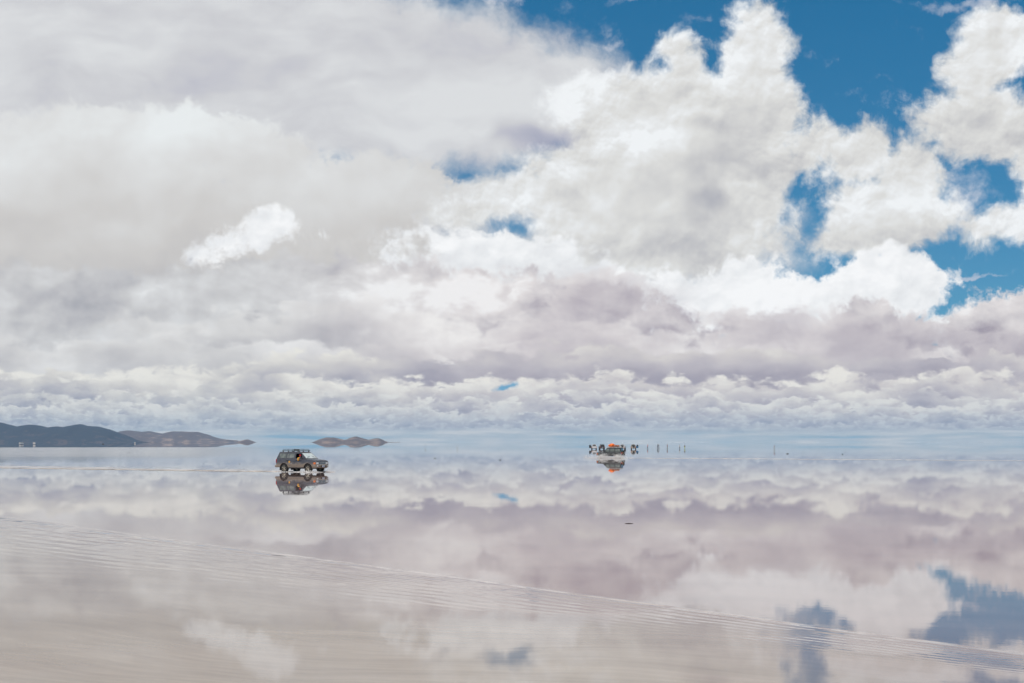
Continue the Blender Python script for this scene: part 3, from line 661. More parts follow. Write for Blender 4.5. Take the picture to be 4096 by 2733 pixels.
CRUISER = dict(front=2.36, rear=-2.38, w=1.92, axf=1.47, axr=-1.38, wheel=0.40, belt=1.29, roof=1.88, sill=0.50,
    top=[(-2.45, 1.26), (-2.2, 1.28), (0.9, 1.27), (1.2, 1.25), (1.9, 1.20), (2.2, 1.15), (2.31, 1.11), (2.36, 1.06)],
    bottom=[(-2.42, 0.55), (-2.0, 0.48), (-1.0, 0.46), (1.0, 0.46), (2.0, 0.48), (2.42, 0.52)],
    gh=(-2.36, 1.22, -2.10, 0.42), cols=[(-2.02, -1.22), (-1.10, -0.90), (-0.86, -0.26), (-0.08, 0.72)], handles=(-0.98, 0.06), seams=(-1.16, -0.16, 0.92), open=(3,))
car_c = ground(1209, 1888)
HEAD1 = R(-32)
car1 = suv('off_road_car', CRUISER, M['paint_grey'], M['glass_dusty'], (car_c.x, car_c.y, -0.06), HEAD1)
tag(car1, 'muddy grey off-road car with empty roof rack driving through the shallow water', 'car')
roof_rack(car1, -1.72, 0.22, 0.66, 1.95, M['rack'])
MB().box((-0.12, -0.665, 2.075), (0.66, 0.02, 0.11)).build('wind_deflector', M['rack'], car1)
dc = MB().lathe([(0.0, -0.982), (0.085, -0.981), (0.09, -0.976)], (-0.72, 0, 1.00), n=18); dc.box((-0.72, -0.979, 0.945), (0.15, 0.006, 0.05))
dc.build('door_emblem', M['decal_yellow'], car1)
for k, (xx, ww) in enumerate([(-0.84, .05), (-0.77, .04), (-0.71, .05), (-0.65, .03), (-0.56, .05), (-0.50, .04), (-0.44, .05)]): MB().box((xx, -0.979, 0.865), (ww*0.8, 0.006, 0.028)).build('letter', M['decal_white'], car1)
MB().tube([(1.0, -0.80, 1.17), (1.0, -0.80, 1.2)], 0.01).build('antenna', M['plastic'], car1)
for yy in (-0.78, 0.78): MB().box((-1.93, yy, 0.36), (0.03, 0.28, 0.30), ch=0.005).build('mud_flap', M['rubber'], car1)
MB().tube([(-2.45, 0.3, 0.40), (-2.2, 0.3, 0.42)], 0.035).build('exhaust', M['plastic'], car1)
for yy in (-0.4, 0.4): MB().box((-0.2, yy, 1.0), (0.6, 0.5, 0.14), ch=0.05).box((-0.48, yy, 1.28), (0.14, 0.46, 0.60), ry=-0.15, ch=0.05).build('seat', M['cloth_black'], car1)
MB().lathe([(0.17, -0.02), (0.185, 0.0), (0.17, 0.02), (0.155, 0.0), (0.17, -0.02)], (0.42, 0.4, 1.22), axis='X', n=20).build('steering_wheel', M['plastic'], car1)

# --- the second car: drives away to the left, throws up spray
PATROL = dict(front=2.28, rear=-2.25, w=1.88, axf=1.42, axr=-1.38, wheel=0.42, belt=1.10, roof=1.80, sill=0.52,
    top=[(-2.3, 1.08), (0.8, 1.08), (1.1, 1.08), (1.9, 1.05), (2.2, 1.01), (2.28, 0.93)],
    bottom=[(-2.25, 0.60), (-2.0, 0.50), (1.9, 0.50), (2.28, 0.56)],
    gh=(-2.20, 1.12, -2.02, 0.40), cols=[(-1.92, -1.08), (-0.92, -0.18), (-0.04, 0.70)], handles=(-0.86, 0.06), seams=(-1.0, -0.11, 0.86), rear_dark=True)
c2 = ground(2442, 1832)
HEAD2 = R(180-20)
car2 = suv('off_road_car', PATROL, M['paint_dark'], M['glass_dusty'], (c2.x, c2.y, -0.05), HEAD2, near_side=1, screen=M['glass_dusty'])
tag(car2, 'dark grey off-road car throwing up spray with an orange load on its roof', 'car')
roof_rack(car2, -1.95, 0.12, 0.64, 1.83, M['steel_pale'], rim=0.08)
MB().box((-2.33, -0.35, 0.95), (0.10, 0.4, 0.5), ch=0.03).build('ladder_rack', M['rust'], car2)
MB().box((-2.36, 0.50, 0.90), (0.16, 0.28, 0.42), ch=0.05).build('jerrycan', M['rust'], car2)
MB().lathe([(0.10, -2.46), (0.33, -2.46), (0.38, -2.42), (0.38, -2.30), (0.10, -2.30)], (0, 0.0, 1.02), axis='X', n=24).build('spare_wheel', M['rubber'], car2)
M2 = Matrix.Translation(c2) @ Matrix.Rotation(HEAD2, 4, 'Z')
def on_car2(p): return M2 @ Vector(p)
t_ = MB()
t_.blob((0, 0, 0), 1.0, 3, 0.30, 4, (0.46, 0.60, 0.36)); t_.blob((-0.17, 0.1, 0.04), 1.0, 9, 0.30, 4, (0.34, 0.55, 0.32)); t_.blob((0.20, -0.1, -0.02), 1.0, 5, 0.3, 4, (0.34, 0.5, 0.30))
for i, v in enumerate(t_.v): v.z = max(v.z, -0.28)
tp = t_.build('tarpaulin_bundle', M['tarp_orange'], smooth=True); tp.location = on_car2((-0.22, 0, 2.15)); tp.rotation_euler = (0, 0, HEAD2)
tag(tp, 'bulging bright orange tarpaulin bundle tied on the roof of the dark car', 'bundle')
for k, (x, y, r, sq) in enumerate([(-0.95, 0.28, 0.22, (1.2, 1.2, .9)), (-1.45, 0.3, 0.22, (1.1, 1.3, .8)), (-1.20, -0.28, 0.24, (1.6, 1.1, .8))]):
    t_ = MB().blob((0, 0, 0), r, 20+k, 0.3, 3, sq)
    o = t_.build('bundle', M['bundle_brown'], smooth=True); o.location = on_car2((x, y, 2.08)); o.rotation_euler = (0, 0, HEAD2)
    tag(o, ['red-brown bundle just behind the orange tarpaulin on the roof rack', 'red-brown bundle at the rear corner of the dark car\'s roof rack', 'wide red-brown bundle on the far side of the dark car\'s roof rack'][k], 'bundle', 'bundles on the roof rack')

# --- the cars parked far away: copies of one build each, tails to the camera
def copy_tree(o, parent=None):
    c = o.copy(); sc.collection.objects.link(c); c.parent = parent
    for ch in list(o.children): copy_tree(ch, c)
    return c
def repaint(o, old, new):
    for ch in [o]+list(o.children_recursive):
        if ch.type == 'MESH' and any(s.material == old for s in ch.material_slots):
            ch.data = ch.data.copy()
            for i, m_ in enumerate(ch.data.materials):
                if m_ == old: ch.data.materials[i] = new
def spare(root, cover=None): MB().lathe([(0.08, -2.50), (0.30, -2.50), (0.36, -2.46), (0.36, -2.30), (0.10, -2.30)], (0, -0.18, 1.02), axis='X', n=20).build('spare_wheel', M['rubber'], root)
def open_door(root, side, mat, ang):
    h = empty('door', (0.90, side*0.94, 0)); h.parent = root; h.rotation_euler = (0, 0, -side*ang)
    MB().box((-0.52, 0, 0.84), (1.0, 0.06, 0.62), ch=0.02).build('door_panel', mat, h)
    fr_ = MB().tube([(-1.0, 0, 1.14), (-0.98, -side*0.12, 1.70), (-0.45, -side*0.12, 1.72), (-0.03, 0, 1.17)], 0.03, 6); fr_.build('window_frame', M['plastic'], h)
    MB().add([(-0.97, -side*0.01, 1.16), (-0.08, -side*0.01, 1.16), (-0.45, -side*0.11, 1.68), (-0.93, -side*0.11, 1.67)], [(0, 1, 2, 3)]).build('window', M['glass_dark'], h)
FAR = dict(PATROL); FAR = {**FAR, 'wheel': 0.44, 'rear_dark': False}
grp = 'parked off-road cars far out on the water'
def far_at(o, px, py, rz):
    p = ground(px, py); o.location = (p.x, p.y, 0); o.rotation_euler = (0, 0, R(90)+rz-math.atan2(p.x, p.y))
base = suv('off_road_car', FAR, M['paint_white'], M['glass_dark'], (0, 0, 0), 0, detail=False, screen=M['glass_dark'])
base['group'] = grp
v1, v2, v3, v4, v5 = base, copy_tree(base), copy_tree(base), copy_tree(base), copy_tree(base)
for v in (v2, v3, v4, v5): v['group'] = grp
for v, px, py, rz in ((v1, 2376, 1798, 0.06), (v2, 2407, 1798, 0.12), (v3, 2446, 1797, -0.30), (v4, 2491, 1799, -0.12), (v5, 2534, 1798, -0.05)): far_at(v, px, py, rz)
repaint(v2, M['paint_white'], M['paint_black']); repaint(v5, M['paint_white'], M['paint_beige'])
open_door(v1, 1, M['paint_black'], 1.1); open_door(v5, -1, M['cloth_blue'], 1.1)
for v in (v4, v5): spare(v)
for v in (v1, v4, v5): MB().box((-0.8, 0, 1.88), (1.2, 0.7, 0.14), ch=0.05).build('roof_load', M['cloth_black'], v)
roof_rack(v2, -1.6, 0.1, 0.6, 1.8, M['rack'], rim=0.1)
tag(v1, 'white parked car with its dark door open, leftmost of the distant row', 'car')
tag(v2, 'black parked car with roof rack, between the white one and the spray', 'car')
tag(v3, 'white parked car half hidden behind the orange roof load', 'car')
tag(v4, 'white parked car with spare wheel just right of the orange roof load', 'car')
tag(v5, 'beige parked car with a blue door open, rightmost of the distant row', 'car')

# --- two white vans very far out to the left
def van(loc, rz):
    r_ = empty('van', loc, rz); W2 = 1.0
    prof = [(-2.7, 0.45), (-2.75, 1.0), (-2.68, 2.45), (-2.5, 2.58), (1.3, 2.58), (1.7, 2.35), (2.25, 1.55), (2.75, 1.30), (2.85, 0.9), (2.85, 0.45)]
    vs = []; 
    for yy, sh in ((-W2, 0), (-W2+0.06, 0), (W2-0.06, 0), (W2, 0)):
        k = 0.985 if abs(yy) == W2 else 1.0
        vs += [Vector((x*k, yy*(1-0.10*max(0, z-1.1)/1.5), 0.45+(z-0.45)*k)) for x, z in prof]
    n = len(prof); fs = [tuple(range(n)), tuple(reversed(range(3*n, 4*n)))]+[(j*n+i, j*n+(i+1) % n, (j+1)*n+(i+1) % n, (j+1)*n+i) for j in range(3) for i in range(n)]
    b = MB().add(vs, fs).build('body', M['paint_white'], r_)
    for s in (-1, 1):
        for a, c in ((-2.3, -1.0), (-0.9, 0.3), (0.45, 1.5)): MB().box(((a+c)/2, s*0.955, 1.85), (c-a, 0.02, 0.55)).build('window', M['glass_dark'], r_)
        for x in (-1.7, 1.8):
            w = empty('wheel', (x, s*0.86, 0.36)); w.parent = r_
            MB().lathe([(0, -0.12), (0.34, -0.12), (0.36, 0), (0.34, 0.12), (0, 0.12)], (0, 0, 0), n=20).build('tyre', M['rubber'], w)
            MB().lathe([(0, s*0.13), (0.2, s*0.125)], (0, 0, 0), n=16).build('rim', M['alloy'], w)
        MB().box((2.8, s*0.75, 1.0), (0.12, 0.3, 0.2)).build('headlight', M['lamp_clear'], r_)
    MB().add([(2.28, -0.8, 1.57), (2.28, 0.8, 1.57), (1.76, 0.72, 2.32), (1.76, -0.72, 2.32)], [(0, 1, 2, 3)]).build('windshield', M['glass_dark'], r_)
    MB().box((-2.76, 0, 1.9), (0.03, 1.3, 0.5)).build('rear_window', M['glass_dark'], r_)
    return r_
p = ground(85, 1779); va = van((p.x, p.y, 0), R(70)); tag(va, 'tiny white van before the dark hills, leftmost vehicle of all', 'van', 'vans far off before the hills')
vb = copy_tree(va); p = ground(137, 1779); vb.location = (p.x, p.y, 0); vb.rotation_euler = (0, 0, R(100)); tag(vb, 'tiny white van before the dark hills, nearer the picture\'s middle than its twin', 'van')
p = ground(540, 1775.3); vc = copy_tree(va); vc.location = (p.x, p.y, 0); vc.rotation_euler = (0, 0, R(95)); tag(vc, 'farthest white van, a mere speck in front of the brown hills', 'van')

# ------------------------------------------------------------------ people
def skin_mesh(name, verts, edges, radii, mat, parent=None, roots=(0,), sub=1):
    me = bpy.data.meshes.new(name); me.from_pydata([tuple(v) for v in verts], edges, []); me.update()
    o = bpy.data.objects.new(name, me); sc.collection.objects.link(o)
    sk = o.modifiers.new('skin', 'SKIN')
    if not me.skin_vertices: me.attributes
    bm = bmesh.new(); bm.from_mesh(me); ly = bm.verts.layers.skin.verify()
    for v, r_ in zip(bm.verts, radii):
        v[ly].radius = (r_, r_) if not hasattr(r_, '__len__') else r_
    for i in roots: bm.verts.ensure_lookup_table(); bm.verts[i][ly].use_root = True
    bm.to_mesh(me); bm.free()
    sk.use_smooth_shade = True
    if sub: s_ = o.modifiers.new('sub', 'SUBSURF'); s_.levels = sub; s_.render_levels = sub
    me.materials.append(mat)
    if parent is not None: o.parent = parent
    return o
def chain_hand(V, E, Rr, wrist, d, side_v, roots):
    """palm and five bent fingers growing along d; side_v points to the thumb"""
    d = d.normalized(); side_v = (side_v-d*side_v.dot(d)).normalized(); nrm = d.cross(side_v)
    for k, (off, ln) in enumerate(((0.030, 0.072), (0.010, 0.080), (-0.011, 0.074), (-0.031, 0.058))):
        b = wrist+d*0.085+side_v*off; i = len(V); roots.append(i)
        V += [b-d*0.05, b, b+d*ln*0.5+nrm*0.004, b+d*ln+nrm*0.022]; Rr += [0.013, 0.0095, 0.009, 0.0075]; E += [(i, i+1), (i+1, i+2), (i+2, i+3)]
    i = len(V); roots.append(i); b = wrist+d*0.03+side_v*0.028
    V += [b, b+side_v*0.028+d*0.025, b+side_v*0.040+d*0.06+nrm*0.01]; Rr += [0.014, 0.011, 0.0085]; E += [(i, i+1), (i+1, i+2)]
def person(label, loc, face, top, legs, arms=((0.12, 0, -1), (0.12, 0, -1)), fore=None, lean=0.0, stride=0.12, height=1.68, hat=None, group='people standing far out in the shallow water', seated=False, hair='hair', skirt=None):
    """standing figure facing +X before rotation; arms: unit directions of the upper arms (left, right), fore: forearms"""
    k = height/1.70; r_ = empty('person', loc, face); tag(r_, label, 'person', group); r_.scale = (k, k, k)
    fore = fore or arms
    hip = Vector((0, 0, 0.50 if seated else 0.90)); ch = hip+Vector((lean*0.40, 0, 0.38)); nk = hip+Vector((lean*0.58, 0, 0.55)); hd = nk+Vector((0.03+lean*0.1, 0, 0.13)); tp = hd+Vector((0.0, 0, 0.13))
    V = [hip, hip+Vector((lean*0.18, 0, 0.18)), ch, nk, nk+Vector((0.01, 0, 0.07)), hd, tp]; Rr = [(0.15, 0.11), (0.135, 0.10), (0.165, 0.11), (0.07, 0.06), 0.052, (0.085, 0.10), (0.06, 0.07)]
    E = [(0, 1), (1, 2), (2, 3), (3, 4), (4, 5), (5, 6)]; roots = [0]
    feet = []
    for s in (1, -1):
        i = len(V); f = s*stride
        if seated: V += [hip+Vector((0.04, s*0.09, 0)), Vector((0.42, s*0.10, 0.52)), Vector((0.46, s*0.11, 0.08)), Vector((0.60, s*0.12, 0.035))]
        else: V += [hip+Vector((0, s*0.09, -0.05)), Vector((f*0.6+0.03, s*0.10, 0.47)), Vector((f, s*0.11, 0.08)), Vector((f+0.14, s*0.12, 0.035))]
        Rr += [0.095, 0.06, 0.042, 0.035]; E += [(0, i), (i, i+1), (i+1, i+2), (i+2, i+3)]
    hands = []
    for s, a, fo in ((1, arms[0], fore[0]), (-1, arms[1], fore[1])):
        i = len(V); sh = ch+Vector((0.0, s*0.19, 0.10)); a = Vector((a[0], a[1], a[2])).normalized(); fo = Vector(fo).normalized()
        el = sh+a*0.28; wr = el+fo*0.25
        V += [sh, el, wr, wr+fo*0.08]; Rr += [0.055, 0.042, 0.03, (0.034, 0.016)]; E += [(2, i), (i, i+1), (i+1, i+2), (i+2, i+3)]
        hands.append((wr, fo, s))
    for wr, fo, s in hands: chain_hand(V, E, Rr, wr, fo, Vector((0.9, -s*0.3, 0.2)), roots)
    b = skin_mesh('body', V, E, Rr, M['skin'], r_, roots)
    # face: nose, eyes, mouth, ears as small shapes on the head
    MB().blob(hd+Vector((0.098, 0, 0.02)), 0.017, 1, 0, 1, (1, .8, 1.4)).build('nose', M['skin'], r_, True)
    for s in (1, -1):
        MB().blob(hd+Vector((0.0, s*0.088, 0.02)), 0.022, 2, 0.1, 1, (.8, .4, 1.3)).build('ear', M['skin'], r_, True)
        MB().blob(hd+Vector((0.088, s*0.032, 0.045)), 0.011, 1, 0, 1).build('eye', M['hair'], r_)
    MB().box(hd+Vector((0.090, 0, -0.035)), (0.01, 0.045, 0.008)).build('mouth', M['hair'], r_)
    hb = MB().blob(hd+Vector((-0.018, 0, 0.055)), 0.112, 4, 0.12, 2, (1.0, 0.92, 1.0))
    hb.build('hat' if hat else 'hair', M[hat] if hat else M[hair], r_, True)
    # clothes: jacket over trunk and arms, trousers over hips and legs
    jv = [V[0]+Vector((0, 0, -0.02)), V[1], V[2], V[3]]; jr = [(0.17, 0.13), (0.155, 0.12), (0.185, 0.13), (0.085, 0.075)]; je = [(0, 1), (1, 2), (2, 3)]
    for base_i in (15, 19):
        i = len(jv); jv += [V[base_i], V[base_i+1], V[base_i+2]-(V[base_i+2]-V[base_i+1])*0.12]; jr += [0.072, 0.058, 0.045]; je += [(2, i), (i, i+1), (i+1, i+2)]
    skin_mesh('jacket', jv, je, jr, M[top], r_)
    tv = [V[0]+Vector((0, 0, 0.03))]; tr_ = [(0.16, 0.125)]; te = []
    for bi in (7, 11):
        i = len(tv); kn, an = V[bi+1], V[bi+2]
        tv += [V[bi], kn, an+Vector((0, 0, 0.05))]; tr_ += [0.108, 0.075, 0.058]; te += [(0, i), (i, i+1), (i+1, i+2)]
    skin_mesh('trousers', tv, te, tr_, M[legs], r_)
    for bi in (7, 11): MB().blob(V[bi+2]+Vector((0.06, 0, -0.03)), 0.09, 3, 0.1, 2, (1.5, 0.55, 0.5)).build('boot', M['rubber'], r_, True)
    return r_
def at(px, py): p = ground(px, py); return (p.x, p.y, 0)
up = (0.15, 0.1, 1)
pa = person('person with pink top and dark trousers, both arms lifted, nearest the beige car', at(2590, 1795), R(-40), 'cloth_pink', 'cloth_navy', (up, (0.5, -.6, 0.9)), lean=0.25, stride=0.2, height=1.55)
person('person in teal jacket lifting an arm to the one beside, left of the pair', at(2629.5, 1794.3), R(0), 'cloth_teal', 'cloth_black', ((0.8, 0.1, 0.6), (0.6, 0, -.8)), ((0.6, 0, 0.9), (0.9, 0, 0.1)), stride=0.16, height=1.7)
person('person in dark maroon jacket facing the teal one, right of the pair', at(2635.5, 1794.3), R(180), 'cloth_brown', 'cloth_navy', ((0.6, 0, -.6), (0.8, 0, 0.7)), ((0.9, 0, 0.0), (0.5, 0, 0.9)), stride=0.14, height=1.66)
person('person in red top with one arm raised, standing apart right of the pair', at(2669, 1795), R(-30), 'cloth_maroon', 'cloth_grey', ((0.2, 0.2, -1), (0.6, -.3, 0.9)), ((0.3, 0.3, -1), (0.3, 0, 1)), stride=0.05)
person('person in white shirt and dark trousers, left of the last two figures', at(2718.6, 1795.6), R(-80), 'cloth_white', 'cloth_black', ((0.1, 0.35, -1), (0.1, -.35, -1)), ((0.5, 0.2, -.7), (0.4, -.3, -.8)), stride=0.05, height=1.62, hair='hair')
person('person in brown coat and yellow-green trousers, rightmost of the standing figures', at(2739, 1796), R(-120), 'cloth_brown', 'cloth_lime', ((0.1, 0.25, -1), (0.1, -.25, -1)), stride=0.05, height=1.60)
# passenger leaning at the open window of the near car
M1 = Matrix.Translation((car_c.x, car_c.y, 0)) @ Matrix.Rotation(HEAD1, 4, 'Z')
q_ = M1 @ Vector((0.18, -0.60, 0.38-0.06))
ps = person('person in red hood and yellow jacket leaning at the open car window', tuple(q_), HEAD1+R(-20), 'cloth_yellow', 'cloth_navy', ((0.6, 0.1, -.8), (0.5, -.35, -.7)), ((0.9, 0, 0.0), (0.9, -.1, 0.3)), lean=0.22, height=1.66, hat='cloth_red', seated=True, group=None)

# ------------------------------------------------------------------ wakes, foam and spray
rng = random.Random(11)
def streak_material(name, col, lo, hi, stretch):
    """a broken film of salt foam lying on the water"""
    m_, N = mat_new(name); t = m_.node_tree
    df = N.n('ShaderNodeBsdfDiffuse'); df.inputs[0].default_value = col+(1,)
    tr = N.n('ShaderNodeBsdfTransparent'); mx = N.n('ShaderNodeMixShader'); o = N.n('ShaderNodeOutputMaterial')
    tc = N.n('ShaderNodeTexCoord').outputs['Object']
    a = N.noise(N.v('MULTIPLY', tc, stretch), 1.0, 5.0, 0.65)['Fac']
    y = N.sep(tc)[1]
    edge = N.rng(N.m('ABSOLUTE', y), 0.0, 1.0, 0.12, -0.18, 'LINEAR')
    N.put(mx.inputs[0], N.rng(N.m('ADD', a, edge), lo, hi)); t.links.new(tr.outputs[0], mx.inputs[1]); t.links.new(df.outputs[0], mx.inputs[2]); t.links.new(mx.outputs[0], o.inputs[0])
    return m_
def wake(p0, p1, w0, w1, mat, z, label):
    """flat film from p0 to p1; object x runs along it and y is -1..1 across"""
    d = (p1-p0); Ln = d.length; an = math.atan2(d.y, d.x); n = 60; vs = []; fs = []
    for i in range(n+1):
        x = Ln*i/n; wob = 0.25*mnoise.noise(Vector((x*0.12, z*90, 0)))
        for s in (-1, 1): vs.append((x, s, 0))
    fs = [(2*i, 2*i+2, 2*i+3, 2*i+1) for i in range(n)]
    o = mesh_obj('wake', vs, fs, mat); o.location = (p0.x, p0.y, z); o.rotation_euler = (0, 0, an); o.scale = (1, (w0+w1)/2, 1)
    tag(o, label, 'wake', kind='stuff'); return o
m_w1 = streak_material('wake_foam', (0.62, 0.55, 0.48), 0.33, 0.55, (1.2, 1.0, 1)); m_w2 = streak_material('wake_film', (0.66, 0.64, 0.63), 0.38, 0.70, (0.35, 1.2, 1))
r1 = M1 @ Vector((-2.3, -0.75, 0)); r1.z = 0; r2 = M1 @ Vector((-2.3, 0.75, 0)); r2.z = 0
wake(r1, ground(-300, 1868), 2.2, 2.2, m_w1, 0.004, 'thin brownish foam track trailing left from the grey car')
wake(r2, ground(-300, 1862), 7.5, 7.5, m_w2, 0.004, 'pale foam track trailing left behind the far wheels of the grey car')
q1 = M2 @ Vector((-2.2, 0.0, 0)); q1.z = 0
wake(q1, ground(4500, 1846), 5.0, 5.0, m_w2, 0.008, 'thin foam track trailing right from the dark car')
def ridge(p0, p1, h, w, mat, label, seed):
    """low broken crest of salt foam standing on the water along a wheel track"""
    d = p1-p0; Ln = d.length; n = int(Ln/0.12); vs = []; fs = []
    for i in range(n+1):
        x = Ln*i/n; a = 0.6+0.9*mnoise.noise(Vector((x*0.9, seed, 0)))+0.5*mnoise.noise(Vector((x*4.0, seed, 3))); a = max(0.03, a)*max(0.45, 1-x/Ln*0.6)
        o_ = 0.15*mnoise.noise(Vector((x*0.3, seed, 8)))
        for k in range(5):
            t = -1+k/2; vs.append((x, o_+t*w*(0.6+a*.6), h*a*(1-t*t)+(0.0 if abs(t) < 1 else -0.004)+0.012*mnoise.noise(Vector((x*6, k*2.0, seed)))*(abs(t) < 1)))
    fs = [(i*5+k, (i+1)*5+k, (i+1)*5+k+1, i*5+k+1) for i in range(n) for k in range(4)]
    o = mesh_obj('foam_crest', vs, fs, mat, smooth=True); o.location = (p0.x, p0.y, 0.0); o.rotation_euler = (0, 0, math.atan2(d.y, d.x)); tag(o, label, 'foam', kind='stuff')
M['crest'] = principled('crest', (0.66, 0.57, 0.48), 0.7, col2=(0.80, 0.74, 0.68), nscale=3)
ridge(r1, ground(-300, 1868), 0.055, 0.12, M['crest'], 'broken crest of brownish foam in the track left of the grey car', 1.0)
ridge(q1, ground(4500, 1846), 0.06, 0.14, M['crest'], 'broken crest of pale foam in the track right of the dark car', 2.0)
def foam(name, spots, mat, label, n, parent=None):
    m_ = MB()
    for k in range(n):
        c, spread, hgt, r = spots[k % len(spots)]
        a = rng.random()*math.tau; d = rng.random()**0.6
        p_ = Vector((c[0]+math.cos(a)*d*spread[0], c[1]+math.sin(a)*d*spread[1], hgt*rng.random()**1.6*(1-d*.7)))
        m_.blob(p_, r*(0.18+0.75*rng.random()**3), k, 0.5, 1, (1.6, 1, .6))
    return m_.build(name, mat, parent)
fo = foam('foam', [((1.60, -0.95, 0), (0.65, 0.32), 0.26, 0.05), ((1.2, -1.05, 0), (0.5, 0.25), 0.10, 0.04), ((2.3, -0.9, 0), (0.9, 0.3), 0.12, 0.03), ((0.4, -0.9, 0), (0.9, 0.2), 0.07, 0.04),
    ((-0.6, -0.5, 0), (0.9, 0.3), 0.10, 0.045), ((2.6, 0.7, 0), (0.7, 0.5), 0.16, 0.035), ((-1.3, -0.95, 0), (0.9, 0.2), 0.07, 0.035), ((1.5, 0.9, 0), (0.9, 0.4), 0.2, 0.04), ((-2.6, -0.8, 0), (0.8, 0.15), 0.05, 0.03)], M['foam'], '', 3200)
fo.matrix_world = Matrix.Translation((car_c.x, car_c.y, 0)) @ Matrix.Rotation(HEAD1, 4, 'Z')
tag(fo, 'white splashing foam round the wheels of the grey car', 'foam', kind='stuff')
# spray of the dark car: fans of droplets thrown outwards and backwards by its near wheels
sp_ = MB()
def drop(p_, v_, r):
    t = v_.normalized(); u_ = t.orthogonal().normalized(); w_ = t.cross(u_); L_ = r*(1.5+rng.random()*2.5)
    sp_.add([p_+t*L_, p_-t*L_, p_+u_*r, p_+w_*r, p_-u_*r, p_-w_*r], [(0,2,3),(0,3,4),(0,4,5),(0,5,2),(1,3,2),(1,4,3),(1,5,4),(1,2,5)])
for (wx_, n_, vmax) in ((PATROL['axf'], 4200, 4.6), (PATROL['axr'], 4200, 4.4)):
    for k in range(n_):
        for side in ((1,) if rng.random() < 0.8 else (-1,)):
            el = R(22+46*rng.random()); sw = R(rng.uniform(-65, 25)); v0 = vmax*(0.35+0.65*rng.random()**0.7)
            v = Vector((math.sin(sw)*math.cos(el), side*math.cos(sw)*math.cos(el)*0.8, math.sin(el)))*v0
            tt = rng.random()*v.z/4.9
            p_ = Vector((wx_+0.1+rng.uniform(-.35, .35), side*1.0, 0.05))+v*tt+Vector((-1.8*tt*rng.random(), 0, -4.9*tt*tt))
            if p_.z > 0.01: drop(p_, v-Vector((0, 0, 9.8*tt)), rng.uniform(0.007, 0.022))
for k in range(1500):                                             # bow spray thrown ahead
    p_ = Vector((1.8+rng.random()**1.5*2.6, 1.0+rng.random()*1.1, 0.02+0.5*rng.random()**2*(1-0.0))); drop(p_, Vector((rng.uniform(-1, 1), rng.uniform(-1, 1), 1)), rng.uniform(0.006, 0.014))
for k in range(1200):                                             # seething water behind the wheels
    p_ = Vector((rng.uniform(-2.9, 1.8), 0.9+rng.random()*0.7, 0.02+0.25*rng.random()**2)); drop(p_, Vector((rng.uniform(-1, 1), rng.uniform(-1, 1), .6)), rng.uniform(0.012, 0.03))
so = sp_.build('spray', M['spray']); so.matrix_world = Matrix.Translation(c2) @ Matrix.Rotation(HEAD2, 4, 'Z')
tag(so, 'spray of water droplets thrown up along the side of the dark car', 'spray', kind='stuff')

# ------------------------------------------------------------------ stakes, stones and other small things in the water
def stake(px, py, h, r, tilt, label, top=None):
    p = ground(px, py); m_ = MB().tube([(0, 0, -0.05), (tilt*.5, 0.01, h*.5), (tilt, 0, h)], [r, r*.9, r*.75], 8)
    m_.tube([(-0.02, 0, h*.78), (tilt+0.03, 0.0, h*.8)], r*1.25, 6)
    o = m_.build('stake', M['wood']); o.location = p; tag(o, label, 'stake', 'thin marker stakes in the water')
    if top: MB().tube([(tilt*.85, 0, h*.8), (tilt, 0, h*.99)], r*1.35, 8).build('paint_band', top, o)
    return o
stake(1701, 1790, 2.2, 0.03, 0.03, 'thin grey stake standing alone between the island and the middle')
stake(1829, 1795, 1.5, 0.05, 0.02, 'brown stake standing in the water, right of a thinner grey one')
stake(3095.5, 1801, 1.45, 0.04, 0.02, 'shorter pale stake of the close pair at the right', M['cloth_pink'])
stake(3099, 1801, 1.62, 0.05, -0.03, 'taller dark stake of the close pair at the right', M['cloth_maroon'])
def stone(px, py, wpx, hpx, label, mat=None, seed=0):
    p = ground(px, py); k = p.length/F_PX; r = wpx*k/2
    m_ = MB().blob((0, 0, 0), 1.0, seed, 0.35, 3, (r, r*0.8, hpx*k*0.6)); o = m_.build('salt_lump' if mat else 'stone', mat or M['stone'], smooth=True)
    o.location = (p.x, p.y, hpx*k*0.15); tag(o, label, 'stone', 'lumps lying in the shallow water')
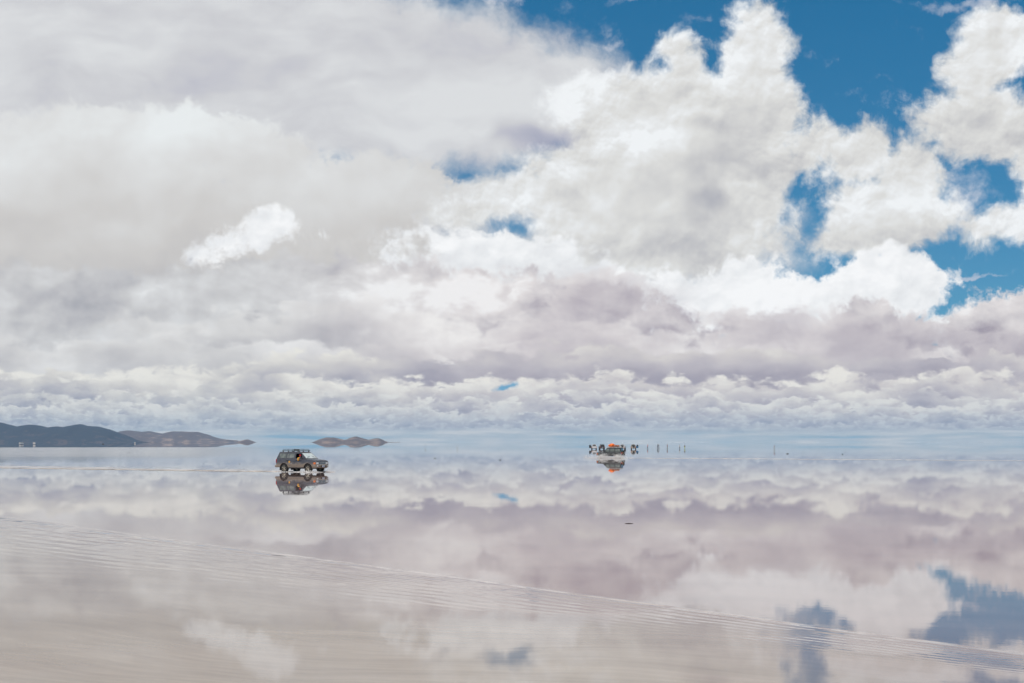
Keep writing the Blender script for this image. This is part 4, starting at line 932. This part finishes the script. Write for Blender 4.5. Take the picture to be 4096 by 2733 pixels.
stone(1740, 1834, 6, 3.0, 'flat dark lump in the water below the thin grey stake', seed=1)
stone(2001, 1841, 5, 4.0, 'round dark lump in the open water left of the dark car', seed=2)
stone(3150, 1816, 9, 3.0, 'long dark lump just right of the close pair of stakes', seed=3)
stone(3370.5, 1818, 4, 3.4, 'dark lump farthest to the right in the water', seed=4)
stone(412, 1777, 7, 2.5, 'long dark speck before the hills, on the far water', seed=5)
stone(518, 1812, 3, 3.0, 'small dark speck left of the grey car, on the near side of the hills', seed=6)
stone(1703.6, 1801.5, 3, 2, 'tiny dark speck at the foot of the thin grey stake', seed=7)
stone(959, 1857, 3, 2, 'tiny dark speck just left of the grey car', seed=8)
stone(3381, 1810, 2, 2, 'tiny speck right above the farthest right lump', seed=9)
p = ground(2515, 2095); m_ = MB()
m_.tube([(-0.13, 0, 0.004), (-0.02, 0.03, 0.010), (0.07, -0.01, 0.008), (0.15, 0.02, 0.003)], [0.006, 0.012, 0.010, 0.005], 8); m_.tube([(0.02, 0.01, 0.008), (0.09, 0.06, 0.012)], [0.007, 0.003], 6)
o = m_.build('twig', M['stone'], smooth=True); o.location = p; tag(o, 'dark twig lying in the empty water below the dark car', 'twig')

# ------------------------------------------------------------------ the air between here and the far shore
def haze():
    m_, N = mat_new('haze'); v_ = N.n('ShaderNodeVolumePrincipled'); o_ = N.n('ShaderNodeOutputMaterial')
    v_.inputs['Color'].default_value = (0.36, 0.60, 0.88, 1); v_.inputs['Density'].default_value = HAZE_D; v_.inputs['Anisotropy'].default_value = 0.0
    m_.node_tree.links.new(v_.outputs[0], o_.inputs[1])
    a, b, c, d, z0, z1 = -25800, 25800, -25800, 25800, -3.0, 345.0
    o = mesh_obj('haze', [(a, c, z0), (b, c, z0), (b, d, z0), (a, d, z0), (a, c, z1), (b, c, z1), (b, d, z1), (a, d, z1)], [(3, 2, 1, 0), (4, 5, 6, 7), (0, 1, 5, 4), (1, 2, 6, 5), (2, 3, 7, 6), (3, 0, 4, 7)], m_)
    tag(o, kind='stuff'); return o
HAZE_D = 0.000019
haze()
